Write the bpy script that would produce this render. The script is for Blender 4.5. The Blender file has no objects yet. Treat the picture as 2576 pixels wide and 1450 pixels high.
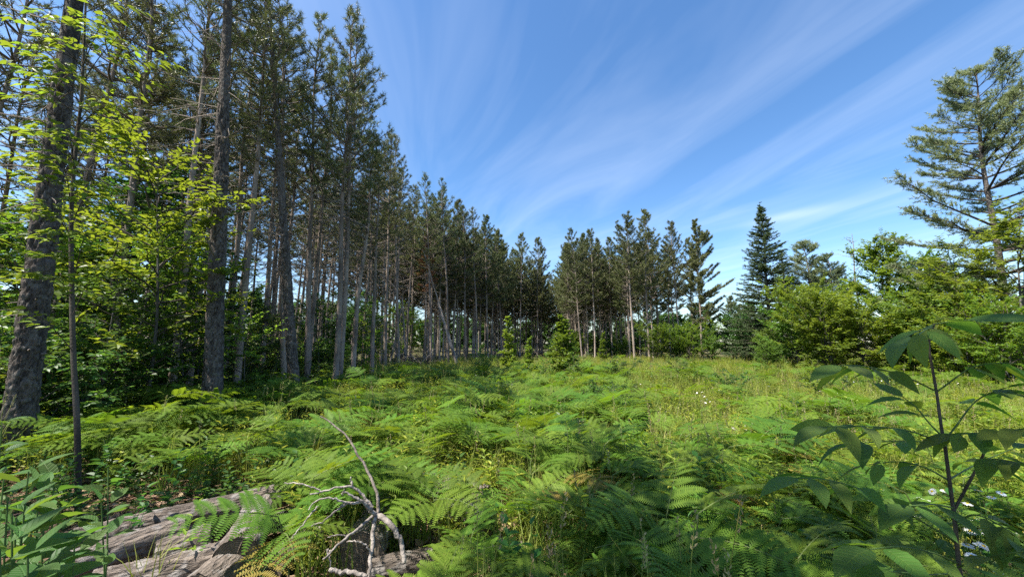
import bpy, math, random
import numpy as np
from mathutils import Vector, Euler, Matrix

R = math.radians
rng = np.random.default_rng(11)
random.seed(5)
SC = bpy.context.scene
COL = SC.collection

# ------------------------------------------------------------------ camera
F, PW, PH = 950.0, 2576.0, 1450.0          # focal length and picture size in photo units
PITCH, EYE = R(8.2), 1.7
CP, SP = math.cos(PITCH), math.sin(PITCH)
cam = bpy.data.cameras.new('camera'); cam_o = bpy.data.objects.new('camera', cam); COL.objects.link(cam_o)
cam.sensor_width = 36.0; cam.lens = 36.0 * F / PW; cam.clip_start = 0.05; cam.clip_end = 3000
cam_o.location = (0, 0, EYE); cam_o.rotation_euler = (R(90) + PITCH, 0, 0)
SC.camera = cam_o

# ------------------------------------------------------------------ light
SUN_AZ, SUN_EL = R(206), R(60)
sdir = Vector((math.cos(SUN_EL) * math.cos(SUN_AZ), math.cos(SUN_EL) * math.sin(SUN_AZ), math.sin(SUN_EL)))
w = bpy.data.worlds.new('World'); SC.world = w; w.use_nodes = True
nt = w.node_tree; nt.nodes.clear()
N = nt.nodes.new; LK = nt.links.new
out = N('ShaderNodeOutputWorld'); bg = N('ShaderNodeBackground'); sky = N('ShaderNodeTexSky')
sky.sky_type = 'NISHITA'; sky.sun_disc = False
sky.sun_elevation = SUN_EL; sky.sun_rotation = math.atan2(sdir.x, sdir.y)
sky.air_density = 1.0; sky.dust_density = 0.6; sky.ozone_density = 3.0; sky.altitude = 200
bg.inputs['Strength'].default_value = 0.11
# thin cirrus: streaks in a plane high above, parallel in the sky
tc = N('ShaderNodeTexCoord'); sx = N('ShaderNodeSeparateXYZ'); LK(tc.outputs['Generated'], sx.inputs[0])
mz = N('ShaderNodeMath'); mz.operation = 'MAXIMUM'; mz.inputs[1].default_value = 0.06; LK(sx.outputs['Z'], mz.inputs[0])
dx = N('ShaderNodeMath'); dx.operation = 'DIVIDE'; LK(sx.outputs['X'], dx.inputs[0]); LK(mz.outputs[0], dx.inputs[1])
dy = N('ShaderNodeMath'); dy.operation = 'DIVIDE'; LK(sx.outputs['Y'], dy.inputs[0]); LK(mz.outputs[0], dy.inputs[1])
cb = N('ShaderNodeCombineXYZ'); LK(dx.outputs[0], cb.inputs[0]); LK(dy.outputs[0], cb.inputs[1])
mp = N('ShaderNodeMapping'); mp.inputs['Rotation'].default_value = (0, 0, R(-17)); LK(cb.outputs[0], mp.inputs[0])
mp2 = N('ShaderNodeMapping'); mp2.inputs['Scale'].default_value = (1.25, 0.30, 1); mp2.inputs['Location'].default_value = (0.35, 0.6, 0)
LK(mp.outputs[0], mp2.inputs[0])
n1 = N('ShaderNodeTexNoise'); n1.inputs['Scale'].default_value = 1.3; n1.inputs['Detail'].default_value = 5
n1.inputs['Roughness'].default_value = 0.55; n1.inputs['Distortion'].default_value = 0.9; LK(mp2.outputs[0], n1.inputs[0])
r1 = N('ShaderNodeValToRGB'); r1.color_ramp.elements[0].position = 0.40; r1.color_ramp.elements[1].position = 0.80
LK(n1.outputs['Fac'], r1.inputs[0])
mc = N('ShaderNodeMath'); mc.operation = 'MULTIPLY'; mc.inputs[1].default_value = 0.23; LK(r1.outputs[0], mc.inputs[0])
# one small soft cloud low on the right
def wmath(op, a, b=None, c=None):
    m_ = N('ShaderNodeMath'); m_.operation = op
    for i_, q_ in enumerate((a, b, c)):
        if q_ is None: continue
        if isinstance(q_, (int, float)): m_.inputs[i_].default_value = q_
        else: LK(q_, m_.inputs[i_])
    return m_.outputs[0]
u_ = wmath('SUBTRACT', dx.outputs[0], 2.20); v_ = wmath('SUBTRACT', dy.outputs[0], 2.90)
a_ = wmath('DIVIDE', wmath('ADD', wmath('MULTIPLY', u_, .62), wmath('MULTIPLY', v_, -.78)), .30)
b_ = wmath('DIVIDE', wmath('ADD', wmath('MULTIPLY', u_, .78), wmath('MULTIPLY', v_, .62)), .14)
gs = wmath('EXPONENT', wmath('MULTIPLY', wmath('ADD', wmath('MULTIPLY', a_, a_), wmath('MULTIPLY', b_, b_)), -1.0))
mc2 = wmath('MINIMUM', wmath('ADD', mc.outputs[0], wmath('MULTIPLY', gs, .30)), 1.0)
gam = N('ShaderNodeHueSaturation'); gam.inputs['Saturation'].default_value = 1.18; LK(sky.outputs[0], gam.inputs['Color'])
mx = N('ShaderNodeMix'); mx.data_type = 'RGBA'; LK(mc2, mx.inputs[0]); LK(gam.outputs[0], mx.inputs[6])
mx.inputs[7].default_value = (5.0, 5.5, 6.3, 1)
LK(mx.outputs[2], bg.inputs['Color']); LK(bg.outputs[0], out.inputs[0])

sl = bpy.data.lights.new('sun', 'SUN'); sl.energy = 5.0; sl.angle = R(0.53); sl.color = (1.0, 0.94, 0.82)
so = bpy.data.objects.new('sun', sl); COL.objects.link(so)
so.rotation_euler = sdir.to_track_quat('Z', 'Y').to_euler(); so.location = sdir * 60

vs = SC.view_settings
SC.display_settings.display_device = 'sRGB'
vs.view_transform = 'Standard'; vs.look = 'None'; vs.gamma = 1.0; vs.use_curve_mapping = False; vs.exposure = 1.22
SC.render.engine = 'CYCLES'
cy = SC.cycles
cy.max_bounces = 5; cy.diffuse_bounces = 3; cy.glossy_bounces = 1; cy.transmission_bounces = 3; cy.transparent_max_bounces = 4
cy.use_adaptive_sampling = True; cy.adaptive_threshold = 0.01; cy.use_light_tree = False
cy.use_denoising = False
try: cy.denoiser = 'OPENIMAGEDENOISE'; cy.denoising_input_passes = 'RGB_ALBEDO_NORMAL'
except Exception: pass
cy.caustics_reflective = False; cy.caustics_refractive = False

# ------------------------------------------------------------------ helpers: picture <-> place
def ray(px, py):
    v = (PH / 2 - py) / F
    return np.array([(px - PW / 2) / F, CP - SP * v, SP + CP * v])
def at(px, py, Y):                       # the point seen at a photo pixel, Y metres ahead
    d = ray(px, py); return np.array([0, 0, EYE]) + d * (Y / d[1])
def on(px, py, z=0.0):                   # the point seen at a photo pixel at height z
    d = ray(px, py); t = (z - EYE) / d[2]; return np.array([0, 0, EYE]) + d * t
def proj(x, y, z):
    f = y * CP + (z - EYE) * SP; u = -y * SP + (z - EYE) * CP
    return PW / 2 + F * x / f, PH / 2 - F * u / f
def gz(x, y):
    return 0.05 * np.sin(.7 * x + .3 * y) + .05 * np.sin(.31 * x - .45 * y + 1) + .02 * np.sin(1.9 * x + 1.3 * y)
def nrm(a): return a / np.maximum(np.linalg.norm(a, axis=-1, keepdims=True), 1e-9)

# ------------------------------------------------------------------ helpers: meshes
class MB:
    def __init__(s): s.v = []; s.f = {3: [], 4: []}; s.a = []; s.n = 0; s.m = {3: [], 4: []}
    def add(s, verts, faces, v=0.5, mat=0):
        verts = np.asarray(verts, float).reshape(-1, 3)
        if not isinstance(faces, (list, tuple)): faces = [faces]
        for f in faces:
            f = np.asarray(f, int); k = f.shape[1]
            s.f[k].append(f + s.n); s.m[k].append(np.full(len(f), mat, int))
        a = np.asarray(v, float)
        s.a.append(np.full(len(verts), float(a)) if a.ndim == 0 else a)
        s.v.append(verts); s.n += len(verts)
    def arrays(s):
        V = np.concatenate(s.v); A = np.concatenate(s.a)
        f3 = np.concatenate(s.f[3]) if s.f[3] else np.zeros((0, 3), int)
        f4 = np.concatenate(s.f[4]) if s.f[4] else np.zeros((0, 4), int)
        m = np.concatenate([np.concatenate(s.m[3]) if s.m[3] else np.zeros(0, int), np.concatenate(s.m[4]) if s.m[4] else np.zeros(0, int)])
        return V, A, f3, f4, m
    def mesh(s, name, mats, smooth=False):
        V, A, f3, f4, m = s.arrays()
        return make_mesh(name, V, A, f3, f4, m, mats, smooth)

def make_mesh(name, V, A, f3, f4, m, mats, smooth=False, extra=0):
    me = bpy.data.meshes.new(name)
    me.vertices.add(len(V)); me.vertices.foreach_set('co', V.astype(np.float32).ravel())
    loops = np.concatenate([f3.ravel(), f4.ravel()]).astype(np.int32)
    me.loops.add(len(loops)); me.loops.foreach_set('vertex_index', loops)
    st = np.concatenate([np.arange(len(f3)) * 3, len(f3) * 3 + np.arange(len(f4)) * 4]).astype(np.int32)
    me.polygons.add(len(st)); me.polygons.foreach_set('loop_start', st)
    me.polygons.foreach_set('material_index', m.astype(np.int32))
    me.polygons.foreach_set('use_smooth', np.full(len(st), smooth))
    at_ = me.attributes.new('v', 'FLOAT', 'POINT'); at_.data.foreach_set('value', A.astype(np.float32))
    for mt in (mats if isinstance(mats, (list, tuple)) else [mats]): me.materials.append(mt)
    me.update(calc_edges=True); me.validate()
    return me

def tubes(P, Rr, n=4, cap=False):
    """P (B,k,3), Rr (B,k): B tubes at once -> verts, quads"""
    P = np.asarray(P, float); Rr = np.asarray(Rr, float)
    if P.ndim == 2: P = P[None]; Rr = Rr[None]
    B, k, _ = P.shape
    T = nrm(np.gradient(P, axis=1))
    mean = nrm(P[:, -1] - P[:, 0]); ref = np.where(np.abs(mean[:, 2:3]) > .8, np.array([[1., 0, 0]]), np.array([[0, 0, 1.]]))
    U = nrm(np.cross(T, ref[:, None, :])); Wv = np.cross(T, U)
    th = np.arange(n) * 2 * np.pi / n
    V = P[:, :, None, :] + Rr[:, :, None, None] * (np.cos(th)[None, None, :, None] * U[:, :, None, :] + np.sin(th)[None, None, :, None] * Wv[:, :, None, :])
    base = (np.arange(B) * k * n)[:, None, None]; r = (np.arange(k - 1) * n)[None, :, None]; i = np.arange(n)[None, None, :]; j = (i + 1) % n
    q = np.stack([base + r + i, base + r + j, base + r + n + j, base + r + n + i], -1).reshape(-1, 4)
    return V.reshape(-1, 3), q

def leaves(pos, d, up, L, W, fold=0.18, droop=0.15, mode=1):
    """flat leaf blades: pos, d, up (n,3); L, W (n,).  mode 0: 4 verts, 1: 6 verts, 2: 11 verts"""
    d = nrm(d); s = nrm(np.cross(d, up)); u = np.cross(s, d); n = len(pos)
    if mode == 0: T = np.array([[0, 0], [.45, .5], [1, 0], [.45, -.5]]); fq = np.array([[0, 1, 2, -1], [0, 2, 3, -1]])
    elif mode == 1: T = np.array([[0, 0], [.3, .46], [.68, .36], [1, 0], [.68, -.36], [.3, -.46]])
    else: T = np.array([[0, 0], [.12, .28], [.3, .47], [.52, .48], [.75, .3], [1, 0], [.75, -.3], [.52, -.48], [.3, -.47], [.12, -.28]])
    t = T[:, 0][None]; y = T[:, 1][None]
    Lc = np.asarray(L)[:, None]; Wc = np.asarray(W)[:, None]
    V = pos[:, None, :] + d[:, None, :] * (t * Lc)[..., None] + s[:, None, :] * (y * Wc)[..., None] \
        + u[:, None, :] * (fold * np.abs(y) * 2 * Wc - droop * t ** 2 * Lc)[..., None]
    k = len(T); b = (np.arange(n) * k)[:, None]
    if mode == 0: fs = [np.concatenate([b + np.array([[0, 1, 2]]), b + np.array([[0, 2, 3]])])]
    elif mode == 1: fs = [np.concatenate([b + np.array([[0, 1, 2, 3]]), b + np.array([[0, 3, 4, 5]])])]
    else:
        # midrib vertices added so that the blade can bend
        Mid = np.array([.3, .52, .75])
        VM = pos[:, None, :] + d[:, None, :] * (Mid[None] * Lc)[..., None] - u[:, None, :] * (droop * Mid[None] ** 2 * Lc)[..., None]
        V = np.concatenate([V, VM], 1); k = 13; b = (np.arange(n) * k)[:, None]
        q = np.array([[0, 1, 2, 10], [10, 2, 3, 11], [11, 3, 4, 12], [0, 10, 8, 9], [10, 11, 7, 8], [11, 12, 6, 7]])
        t3 = np.array([[12, 4, 5], [12, 5, 6]])
        fs = [np.concatenate([b + x[None] for x in q]), np.concatenate([b + x[None] for x in t3])]
    return V.reshape(-1, 3), fs, k

def rand_unit(n):
    a = rng.normal(size=(n, 3)); return nrm(a)

def vnoise(x, y, seed=0):               # smooth lattice noise in 2D
    g = np.random.default_rng(seed).random((64, 64))
    xi = np.floor(x).astype(int); yi = np.floor(y).astype(int); fx = x - xi; fy = y - yi
    fx = fx * fx * (3 - 2 * fx); fy = fy * fy * (3 - 2 * fy)
    G = lambda a, b: g[a % 64, b % 64]
    return (G(xi, yi) * (1 - fx) + G(xi + 1, yi) * fx) * (1 - fy) + (G(xi, yi + 1) * (1 - fx) + G(xi + 1, yi + 1) * fx) * fy

# ------------------------------------------------------------------ helpers: objects
def obj(name, me, parent=None):
    o = bpy.data.objects.new(name, me); COL.objects.link(o)
    if parent is not None: o.parent = parent
    return o
def tag(o, label=None, cat=None, group=None, kind=None):
    if label: o['label'] = label
    if cat: o['category'] = cat
    if group: o['group'] = group
    if kind: o['kind'] = kind
    return o
def thing(name, label, cat, loc=(0, 0, 0), rot=(0, 0, 0), scale=1.0, group=None):
    o = bpy.data.objects.new(name, None); COL.objects.link(o); o.empty_display_size = .1
    o.location = loc; o.rotation_euler = rot
    o.scale = (scale,) * 3 if np.isscalar(scale) else scale
    return tag(o, label, cat, group)

# ------------------------------------------------------------------ materials
def new_mat(name):
    m = bpy.data.materials.new(name); m.use_nodes = True; t = m.node_tree; t.nodes.clear()
    return m, t, t.nodes.new, t.links.new
def leaf_mat(name, c0, c1, tr, tfac=0.42, rough=0.5, hue=0.03, spec=0.3, attr='v', veins=False):
    """blade colour runs c0..c1 by leaf; tr is the colour of light passing through"""
    m, t, n, l = new_mat(name)
    o = n('ShaderNodeOutputMaterial'); p = n('ShaderNodeBsdfPrincipled'); tl = n('ShaderNodeBsdfTranslucent'); ms = n('ShaderNodeMixShader')
    a = n('ShaderNodeAttribute'); a.attribute_name = attr
    oi = n('ShaderNodeObjectInfo')
    mc = n('ShaderNodeMix'); mc.data_type = 'RGBA'; mc.inputs[6].default_value = (*c0, 1); mc.inputs[7].default_value = (*c1, 1)
    l(a.outputs['Fac'], mc.inputs[0])
    hs = n('ShaderNodeHueSaturation'); mr = n('ShaderNodeMapRange'); mr.inputs[3].default_value = .5 - hue; mr.inputs[4].default_value = .5 + hue
    l(oi.outputs['Random'], mr.inputs[0]); l(mr.outputs[0], hs.inputs['Hue'])
    mr2 = n('ShaderNodeMapRange'); mr2.inputs[3].default_value = .78; mr2.inputs[4].default_value = 1.2
    wn = n('ShaderNodeMath'); wn.operation = 'FRACT'; wm = n('ShaderNodeMath'); wm.operation = 'MULTIPLY'; wm.inputs[1].default_value = 7.31
    l(oi.outputs['Random'], wm.inputs[0]); l(wm.outputs[0], wn.inputs[0]); l(wn.outputs[0], mr2.inputs[0]); l(mr2.outputs[0], hs.inputs['Value'])
    if veins:       # midrib and side veins drawn in the leaf's own coordinates
        tcv = n('ShaderNodeTexCoord'); sxv = n('ShaderNodeSeparateXYZ'); l(tcv.outputs['Object'], sxv.inputs[0])
        ab = n('ShaderNodeMath'); ab.operation = 'ABSOLUTE'; l(sxv.outputs['Y'], ab.inputs[0])
        sl_ = n('ShaderNodeMath'); sl_.operation = 'MULTIPLY_ADD'; sl_.inputs[1].default_value = -.8; l(ab.outputs[0], sl_.inputs[0]); l(sxv.outputs['X'], sl_.inputs[2])
        pp_ = n('ShaderNodeMath'); pp_.operation = 'PINGPONG'; pp_.inputs[1].default_value = .006; l(sl_.outputs[0], pp_.inputs[0])
        mn_ = n('ShaderNodeMath'); mn_.operation = 'MINIMUM'; l(pp_.outputs[0], mn_.inputs[0]); l(ab.outputs[0], mn_.inputs[1])
        vr = n('ShaderNodeMapRange'); vr.inputs[1].default_value = .0004; vr.inputs[2].default_value = .0022; vr.inputs[3].default_value = 1; vr.inputs[4].default_value = 0; l(mn_.outputs[0], vr.inputs[0])
        nv = n('ShaderNodeTexNoise'); nv.inputs['Scale'].default_value = 45; nv.inputs['Detail'].default_value = 4; l(tcv.outputs['Object'], nv.inputs[0])
        bv = n('ShaderNodeBump'); bv.inputs['Strength'].default_value = .7; bv.inputs['Distance'].default_value = .003; bv.invert = True
        sv_ = n('ShaderNodeMath'); sv_.operation = 'MULTIPLY_ADD'; sv_.inputs[1].default_value = .8; l(nv.outputs['Fac'], sv_.inputs[0]); l(vr.outputs[0], sv_.inputs[2]); l(sv_.outputs[0], bv.inputs['Height']); l(bv.outputs[0], p.inputs['Normal'])
        mv = n('ShaderNodeMix'); mv.data_type = 'RGBA'; mv.blend_type = 'MIX'; mv.inputs[7].default_value = (c1[0] * 1.5, c1[1] * 1.35, c1[2] * 1.5, 1)
        fm = n('ShaderNodeMath'); fm.operation = 'MULTIPLY'; fm.inputs[1].default_value = .55; l(vr.outputs[0], fm.inputs[0]); l(fm.outputs[0], mv.inputs[0]); l(mc.outputs[2], mv.inputs[6]); l(mv.outputs[2], hs.inputs['Color'])
    else: l(mc.outputs[2], hs.inputs['Color'])
    l(hs.outputs[0], p.inputs['Base Color'])
    p.inputs['Roughness'].default_value = rough; p.inputs['Specular IOR Level'].default_value = spec
    mt = n('ShaderNodeMix'); mt.data_type = 'RGBA'; mt.blend_type = 'MULTIPLY'; mt.inputs[0].default_value = 0.0
    hs2 = n('ShaderNodeHueSaturation'); hs2.inputs['Color'].default_value = (*tr, 1); l(mr.outputs[0], hs2.inputs['Hue']); l(mr2.outputs[0], hs2.inputs['Value'])
    l(hs2.outputs[0], tl.inputs['Color'])
    ms.inputs[0].default_value = tfac; l(p.outputs[0], ms.inputs[1]); l(tl.outputs[0], ms.inputs[2]); l(ms.outputs[0], o.inputs[0])
    return m
def bark_mat(name, dark, light, sx=9., sz=2.2, bump=.5, rough=.9, lichen=None, mossy=0.):
    m, t, n, l = new_mat(name)
    o = n('ShaderNodeOutputMaterial'); p = n('ShaderNodeBsdfPrincipled'); tcd = n('ShaderNodeTexCoord')
    mp = n('ShaderNodeMapping'); mp.inputs['Scale'].default_value = (sx, sx, sz); l(tcd.outputs['Object'], mp.inputs[0])
    vo = n('ShaderNodeTexVoronoi'); vo.feature = 'F1'; vo.inputs['Scale'].default_value = 2.2; vo.inputs['Randomness'].default_value = 1
    no = n('ShaderNodeTexNoise'); no.inputs['Scale'].default_value = 3.0; no.inputs['Detail'].default_value = 7; no.inputs['Roughness'].default_value = .65
    l(mp.outputs[0], no.inputs[0])
    mw = n('ShaderNodeMix'); mw.data_type = 'VECTOR'; mw.inputs[0].default_value = .12
    l(mp.outputs[0], mw.inputs[4]); l(no.outputs['Color'], mw.inputs[5]); l(mw.outputs[1], vo.inputs[0])
    at_ = n('ShaderNodeAttribute'); at_.attribute_name = 'v'
    ad = n('ShaderNodeMath'); ad.operation = 'MULTIPLY_ADD'; ad.inputs[1].default_value = .45; l(at_.outputs['Fac'], ad.inputs[0])
    sp = n('ShaderNodeMath'); sp.operation = 'MULTIPLY'; sp.inputs[1].default_value = .75; l(no.outputs['Fac'], sp.inputs[0]); l(sp.outputs[0], ad.inputs[2])
    cr = n('ShaderNodeValToRGB'); cr.color_ramp.elements[0].position = .32; cr.color_ramp.elements[1].position = .82
    cr.color_ramp.elements[0].color = (*dark, 1); cr.color_ramp.elements[1].color = (*light, 1)
    l(ad.outputs[0], cr.inputs[0])
    colr = cr.outputs[0]
    if lichen:
        n2 = n('ShaderNodeTexNoise'); n2.inputs['Scale'].default_value = 11; n2.inputs['Detail'].default_value = 6; l(tcd.outputs['Object'], n2.inputs[0])
        r2 = n('ShaderNodeValToRGB'); r2.color_ramp.elements[0].position = .52; r2.color_ramp.elements[1].position = .62; l(n2.outputs['Fac'], r2.inputs[0])
        mm = n('ShaderNodeMix'); mm.data_type = 'RGBA'; mm.inputs[7].default_value = (*lichen, 1); l(r2.outputs[0], mm.inputs[0]); l(colr, mm.inputs[6]); colr = mm.outputs[2]
    oi = n('ShaderNodeObjectInfo'); mr = n('ShaderNodeMapRange'); mr.inputs[3].default_value = .8; mr.inputs[4].default_value = 1.2; l(oi.outputs['Random'], mr.inputs[0])
    hs = n('ShaderNodeHueSaturation'); l(mr.outputs[0], hs.inputs['Value']); l(colr, hs.inputs['Color'])
    l(hs.outputs[0], p.inputs['Base Color'])
    p.inputs['Roughness'].default_value = rough; p.inputs['Specular IOR Level'].default_value = .2
    bm = n('ShaderNodeBump'); bm.inputs['Strength'].default_value = bump; bm.inputs['Distance'].default_value = .03
    b2 = n('ShaderNodeMath'); b2.operation = 'ADD'; l(vo.outputs['Distance'], b2.inputs[0]); l(no.outputs['Fac'], b2.inputs[1]); l(b2.outputs[0], bm.inputs['Height'])
    l(bm.outputs[0], p.inputs['Normal']); l(p.outputs[0], o.inputs[0])
    return m
def flat_mat(name, col, rough=.8, var=.25, scale=30.):
    m, t, n, l = new_mat(name)
    o = n('ShaderNodeOutputMaterial'); p = n('ShaderNodeBsdfPrincipled'); no = n('ShaderNodeTexNoise'); tcd = n('ShaderNodeTexCoord')
    l(tcd.outputs['Object'], no.inputs[0]); no.inputs['Scale'].default_value = scale; no.inputs['Detail'].default_value = 4
    mr = n('ShaderNodeMapRange'); mr.inputs[1].default_value = .25; mr.inputs[2].default_value = .75; mr.inputs[3].default_value = 1 - var; mr.inputs[4].default_value = 1 + var
    l(no.outputs['Fac'], mr.inputs[0]); hs = n('ShaderNodeHueSaturation'); hs.inputs['Color'].default_value = (*col, 1); l(mr.outputs[0], hs.inputs['Value'])
    l(hs.outputs[0], p.inputs['Base Color']); p.inputs['Roughness'].default_value = rough; p.inputs['Specular IOR Level'].default_value = .2; l(p.outputs[0], o.inputs[0])
    return m

M = {}
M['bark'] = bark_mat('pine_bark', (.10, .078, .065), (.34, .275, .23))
M['bark_big'] = bark_mat('old_pine_bark', (.028, .023, .020), (.165, .138, .120), 17, 5.5, 1.0, lichen=(.16, .145, .13))
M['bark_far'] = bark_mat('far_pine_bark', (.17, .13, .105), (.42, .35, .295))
M['deadwood'] = bark_mat('dead_branch_wood', (.09, .072, .06), (.25, .21, .18), 20, 20, .3)
M['twig'] = bark_mat('twig_bark', (.035, .028, .022), (.10, .085, .07), 20, 20, .2)
M['sapbark'] = bark_mat('sapling_bark', (.05, .045, .04), (.16, .15, .135), 20, 8, .3)
M['logbark'] = bark_mat('log_bark', (.045, .036, .030), (.25, .205, .175), 22, 7, 1.0, lichen=(.27, .245, .23))
M['driftwood'] = bark_mat('grey_dead_wood', (.13, .11, .10), (.36, .315, .28), 30, 30, .4)
M['needle'] = leaf_mat('pine_needles', (.060, .085, .030), (.185, .20, .075), (.15, .18, .045), .25, .45, .02, .35)
M['needle_blue'] = leaf_mat('white_pine_needles', (.13, .175, .085), (.25, .29, .15), (.24, .30, .10), .36, .45, .02, .35)
M['needle_spruce'] = leaf_mat('spruce_needles', (.04, .075, .032), (.11, .155, .06), (.07, .11, .03), .2, .5, .02, .3)
M['needle_rust'] = leaf_mat('dead_red_needles', (.13, .055, .025), (.24, .11, .05), (.2, .09, .03), .2, .7, .01, .1)
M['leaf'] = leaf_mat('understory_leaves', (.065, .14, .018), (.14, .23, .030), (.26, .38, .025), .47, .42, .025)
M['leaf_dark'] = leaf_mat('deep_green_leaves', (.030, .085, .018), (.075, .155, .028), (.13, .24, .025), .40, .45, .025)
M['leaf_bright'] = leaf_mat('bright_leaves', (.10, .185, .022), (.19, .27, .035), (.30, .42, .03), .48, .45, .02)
M['leaf_shrub'] = leaf_mat('shrub_leaves', (.085, .155, .026), (.17, .25, .045), (.25, .36, .03), .42, .45, .03)
M['leaf_near'] = leaf_mat('broad_leaves', (.05, .12, .035), (.085, .17, .045), (.19, .33, .03), .42, .5, .02, .25, veins=True)
M['leaf_ash'] = leaf_mat('ash_leaves', (.06, .125, .026), (.115, .19, .034), (.22, .36, .03), .48, .5, .03, .25, veins=True)
M['fern'] = leaf_mat('bracken_fronds', (.065, .130, .018), (.150, .245, .028), (.23, .36, .018), .38, .55, .02, .18)
M['fern_old'] = leaf_mat('yellowed_bracken', (.16, .13, .03), (.30, .20, .06), (.3, .24, .05), .35, .6, .02, .1)
M['fern_stem'] = flat_mat('fern_stem', (.10, .13, .04), .6)
M['green_stem'] = flat_mat('green_stem', (.07, .12, .03), .6)
M['grass'] = leaf_mat('meadow_grass', (.15, .205, .03), (.33, .35, .09), (.32, .38, .05), .35, .5, .03, .3)
M['seed'] = leaf_mat('grass_seed_heads', (.26, .22, .11), (.38, .32, .19), (.3, .25, .12), .25, .7, .02, .1)
M['herb'] = leaf_mat('meadow_herbs', (.14, .20, .022), (.31, .35, .05), (.36, .44, .04), .42, .5, .03, .25)
M['litter'] = leaf_mat('fallen_leaves', (.14, .085, .05), (.36, .25, .17), (.2, .13, .07), .15, .8, .02, .1)
M['petal'] = leaf_mat('daisy_petals', (.78, .78, .76), (.85, .85, .84), (.7, .7, .68), .25, .6, 0, .2)
M['disc'] = flat_mat('daisy_centre', (.62, .40, .03), .7)
M['goldenrod'] = leaf_mat('lance_leaves', (.055, .125, .035), (.085, .17, .045), (.14, .25, .04), .35, .45, .015)

def cut_mat():
    m, t, n, l = new_mat('sawn_log_end')
    o = n('ShaderNodeOutputMaterial'); p = n('ShaderNodeBsdfPrincipled'); tcd = n('ShaderNodeTexCoord')
    wv = n('ShaderNodeTexWave'); wv.wave_type = 'RINGS'; wv.rings_direction = 'Z'; wv.inputs['Scale'].default_value = 22; wv.inputs['Distortion'].default_value = 2.5
    l(tcd.outputs['Object'], wv.inputs[0]); no = n('ShaderNodeTexNoise'); no.inputs['Scale'].default_value = 14; no.inputs['Detail'].default_value = 6; l(tcd.outputs['Object'], no.inputs[0])
    mm = n('ShaderNodeMix'); mm.data_type = 'FLOAT'; mm.inputs[0].default_value = .75; l(wv.outputs['Fac'], mm.inputs[2]); l(no.outputs['Fac'], mm.inputs[3])
    cr = n('ShaderNodeValToRGB'); cr.color_ramp.elements[0].color = (.045, .035, .027, 1); cr.color_ramp.elements[1].color = (.22, .17, .12, 1)
    cr.color_ramp.elements[0].position = .3; cr.color_ramp.elements[1].position = .75
    l(mm.outputs[0], cr.inputs[0]); l(cr.outputs[0], p.inputs['Base Color']); p.inputs['Roughness'].default_value = .9; l(p.outputs[0], o.inputs[0])
    return m
M['cut'] = cut_mat()
def ground_mat():
    m, t, n, l = new_mat('forest_floor')
    o = n('ShaderNodeOutputMaterial'); p = n('ShaderNodeBsdfPrincipled'); tcd = n('ShaderNodeTexCoord')
    a = n('ShaderNodeTexNoise'); a.inputs['Scale'].default_value = 9; a.inputs['Detail'].default_value = 8; a.inputs['Roughness'].default_value = .7; l(tcd.outputs['Object'], a.inputs[0])
    cr = n('ShaderNodeValToRGB'); e = cr.color_ramp.elements; e[0].position = .3; e[0].color = (.045, .032, .02, 1); e[1].position = .7; e[1].color = (.19, .135, .085, 1)
    l(a.outputs['Fac'], cr.inputs[0])
    b = n('ShaderNodeTexNoise'); b.inputs['Scale'].default_value = 1.1; b.inputs['Detail'].default_value = 6; l(tcd.outputs['Object'], b.inputs[0])
    r2 = n('ShaderNodeValToRGB'); r2.color_ramp.elements[0].position = .42; r2.color_ramp.elements[1].position = .6; l(b.outputs['Fac'], r2.inputs[0])
    mm = n('ShaderNodeMix'); mm.data_type = 'RGBA'; mm.inputs[7].default_value = (.06, .085, .022, 1); l(r2.outputs[0], mm.inputs[0]); l(cr.outputs[0], mm.inputs[6])
    l(mm.outputs[2], p.inputs['Base Color']); p.inputs['Roughness'].default_value = .95; p.inputs['Specular IOR Level'].default_value = .1
    bm = n('ShaderNodeBump'); bm.inputs['Strength'].default_value = .6; bm.inputs['Distance'].default_value = .05; l(a.outputs['Fac'], bm.inputs['Height']); l(bm.outputs[0], p.inputs['Normal'])
    l(p.outputs[0], o.inputs[0]); return m
M['ground'] = ground_mat()

# ------------------------------------------------------------------ the ground
def build_ground():
    a = np.linspace(-1, 1, 171); c = np.sinh(a * 5.2) / np.sinh(5.2) * 900
    X, Y = np.meshgrid(c, c); Z = gz(X, Y) * np.clip(1.3 - np.hypot(X, Y) / 150, 0, 1)
    n = len(c); i = np.arange(n - 1)
    I, J = np.meshgrid(i, i); b = (J * n + I).ravel()
    mb = MB(); mb.add(np.stack([X, Y, Z], -1).reshape(-1, 3), np.stack([b, b + 1, b + n + 1, b + n], -1))
    tag(obj('ground', mb.mesh('ground', M['ground'], True)), 'leafy brown and mossy ground under the meadow and trees', None, None, 'structure')
build_ground()

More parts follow.
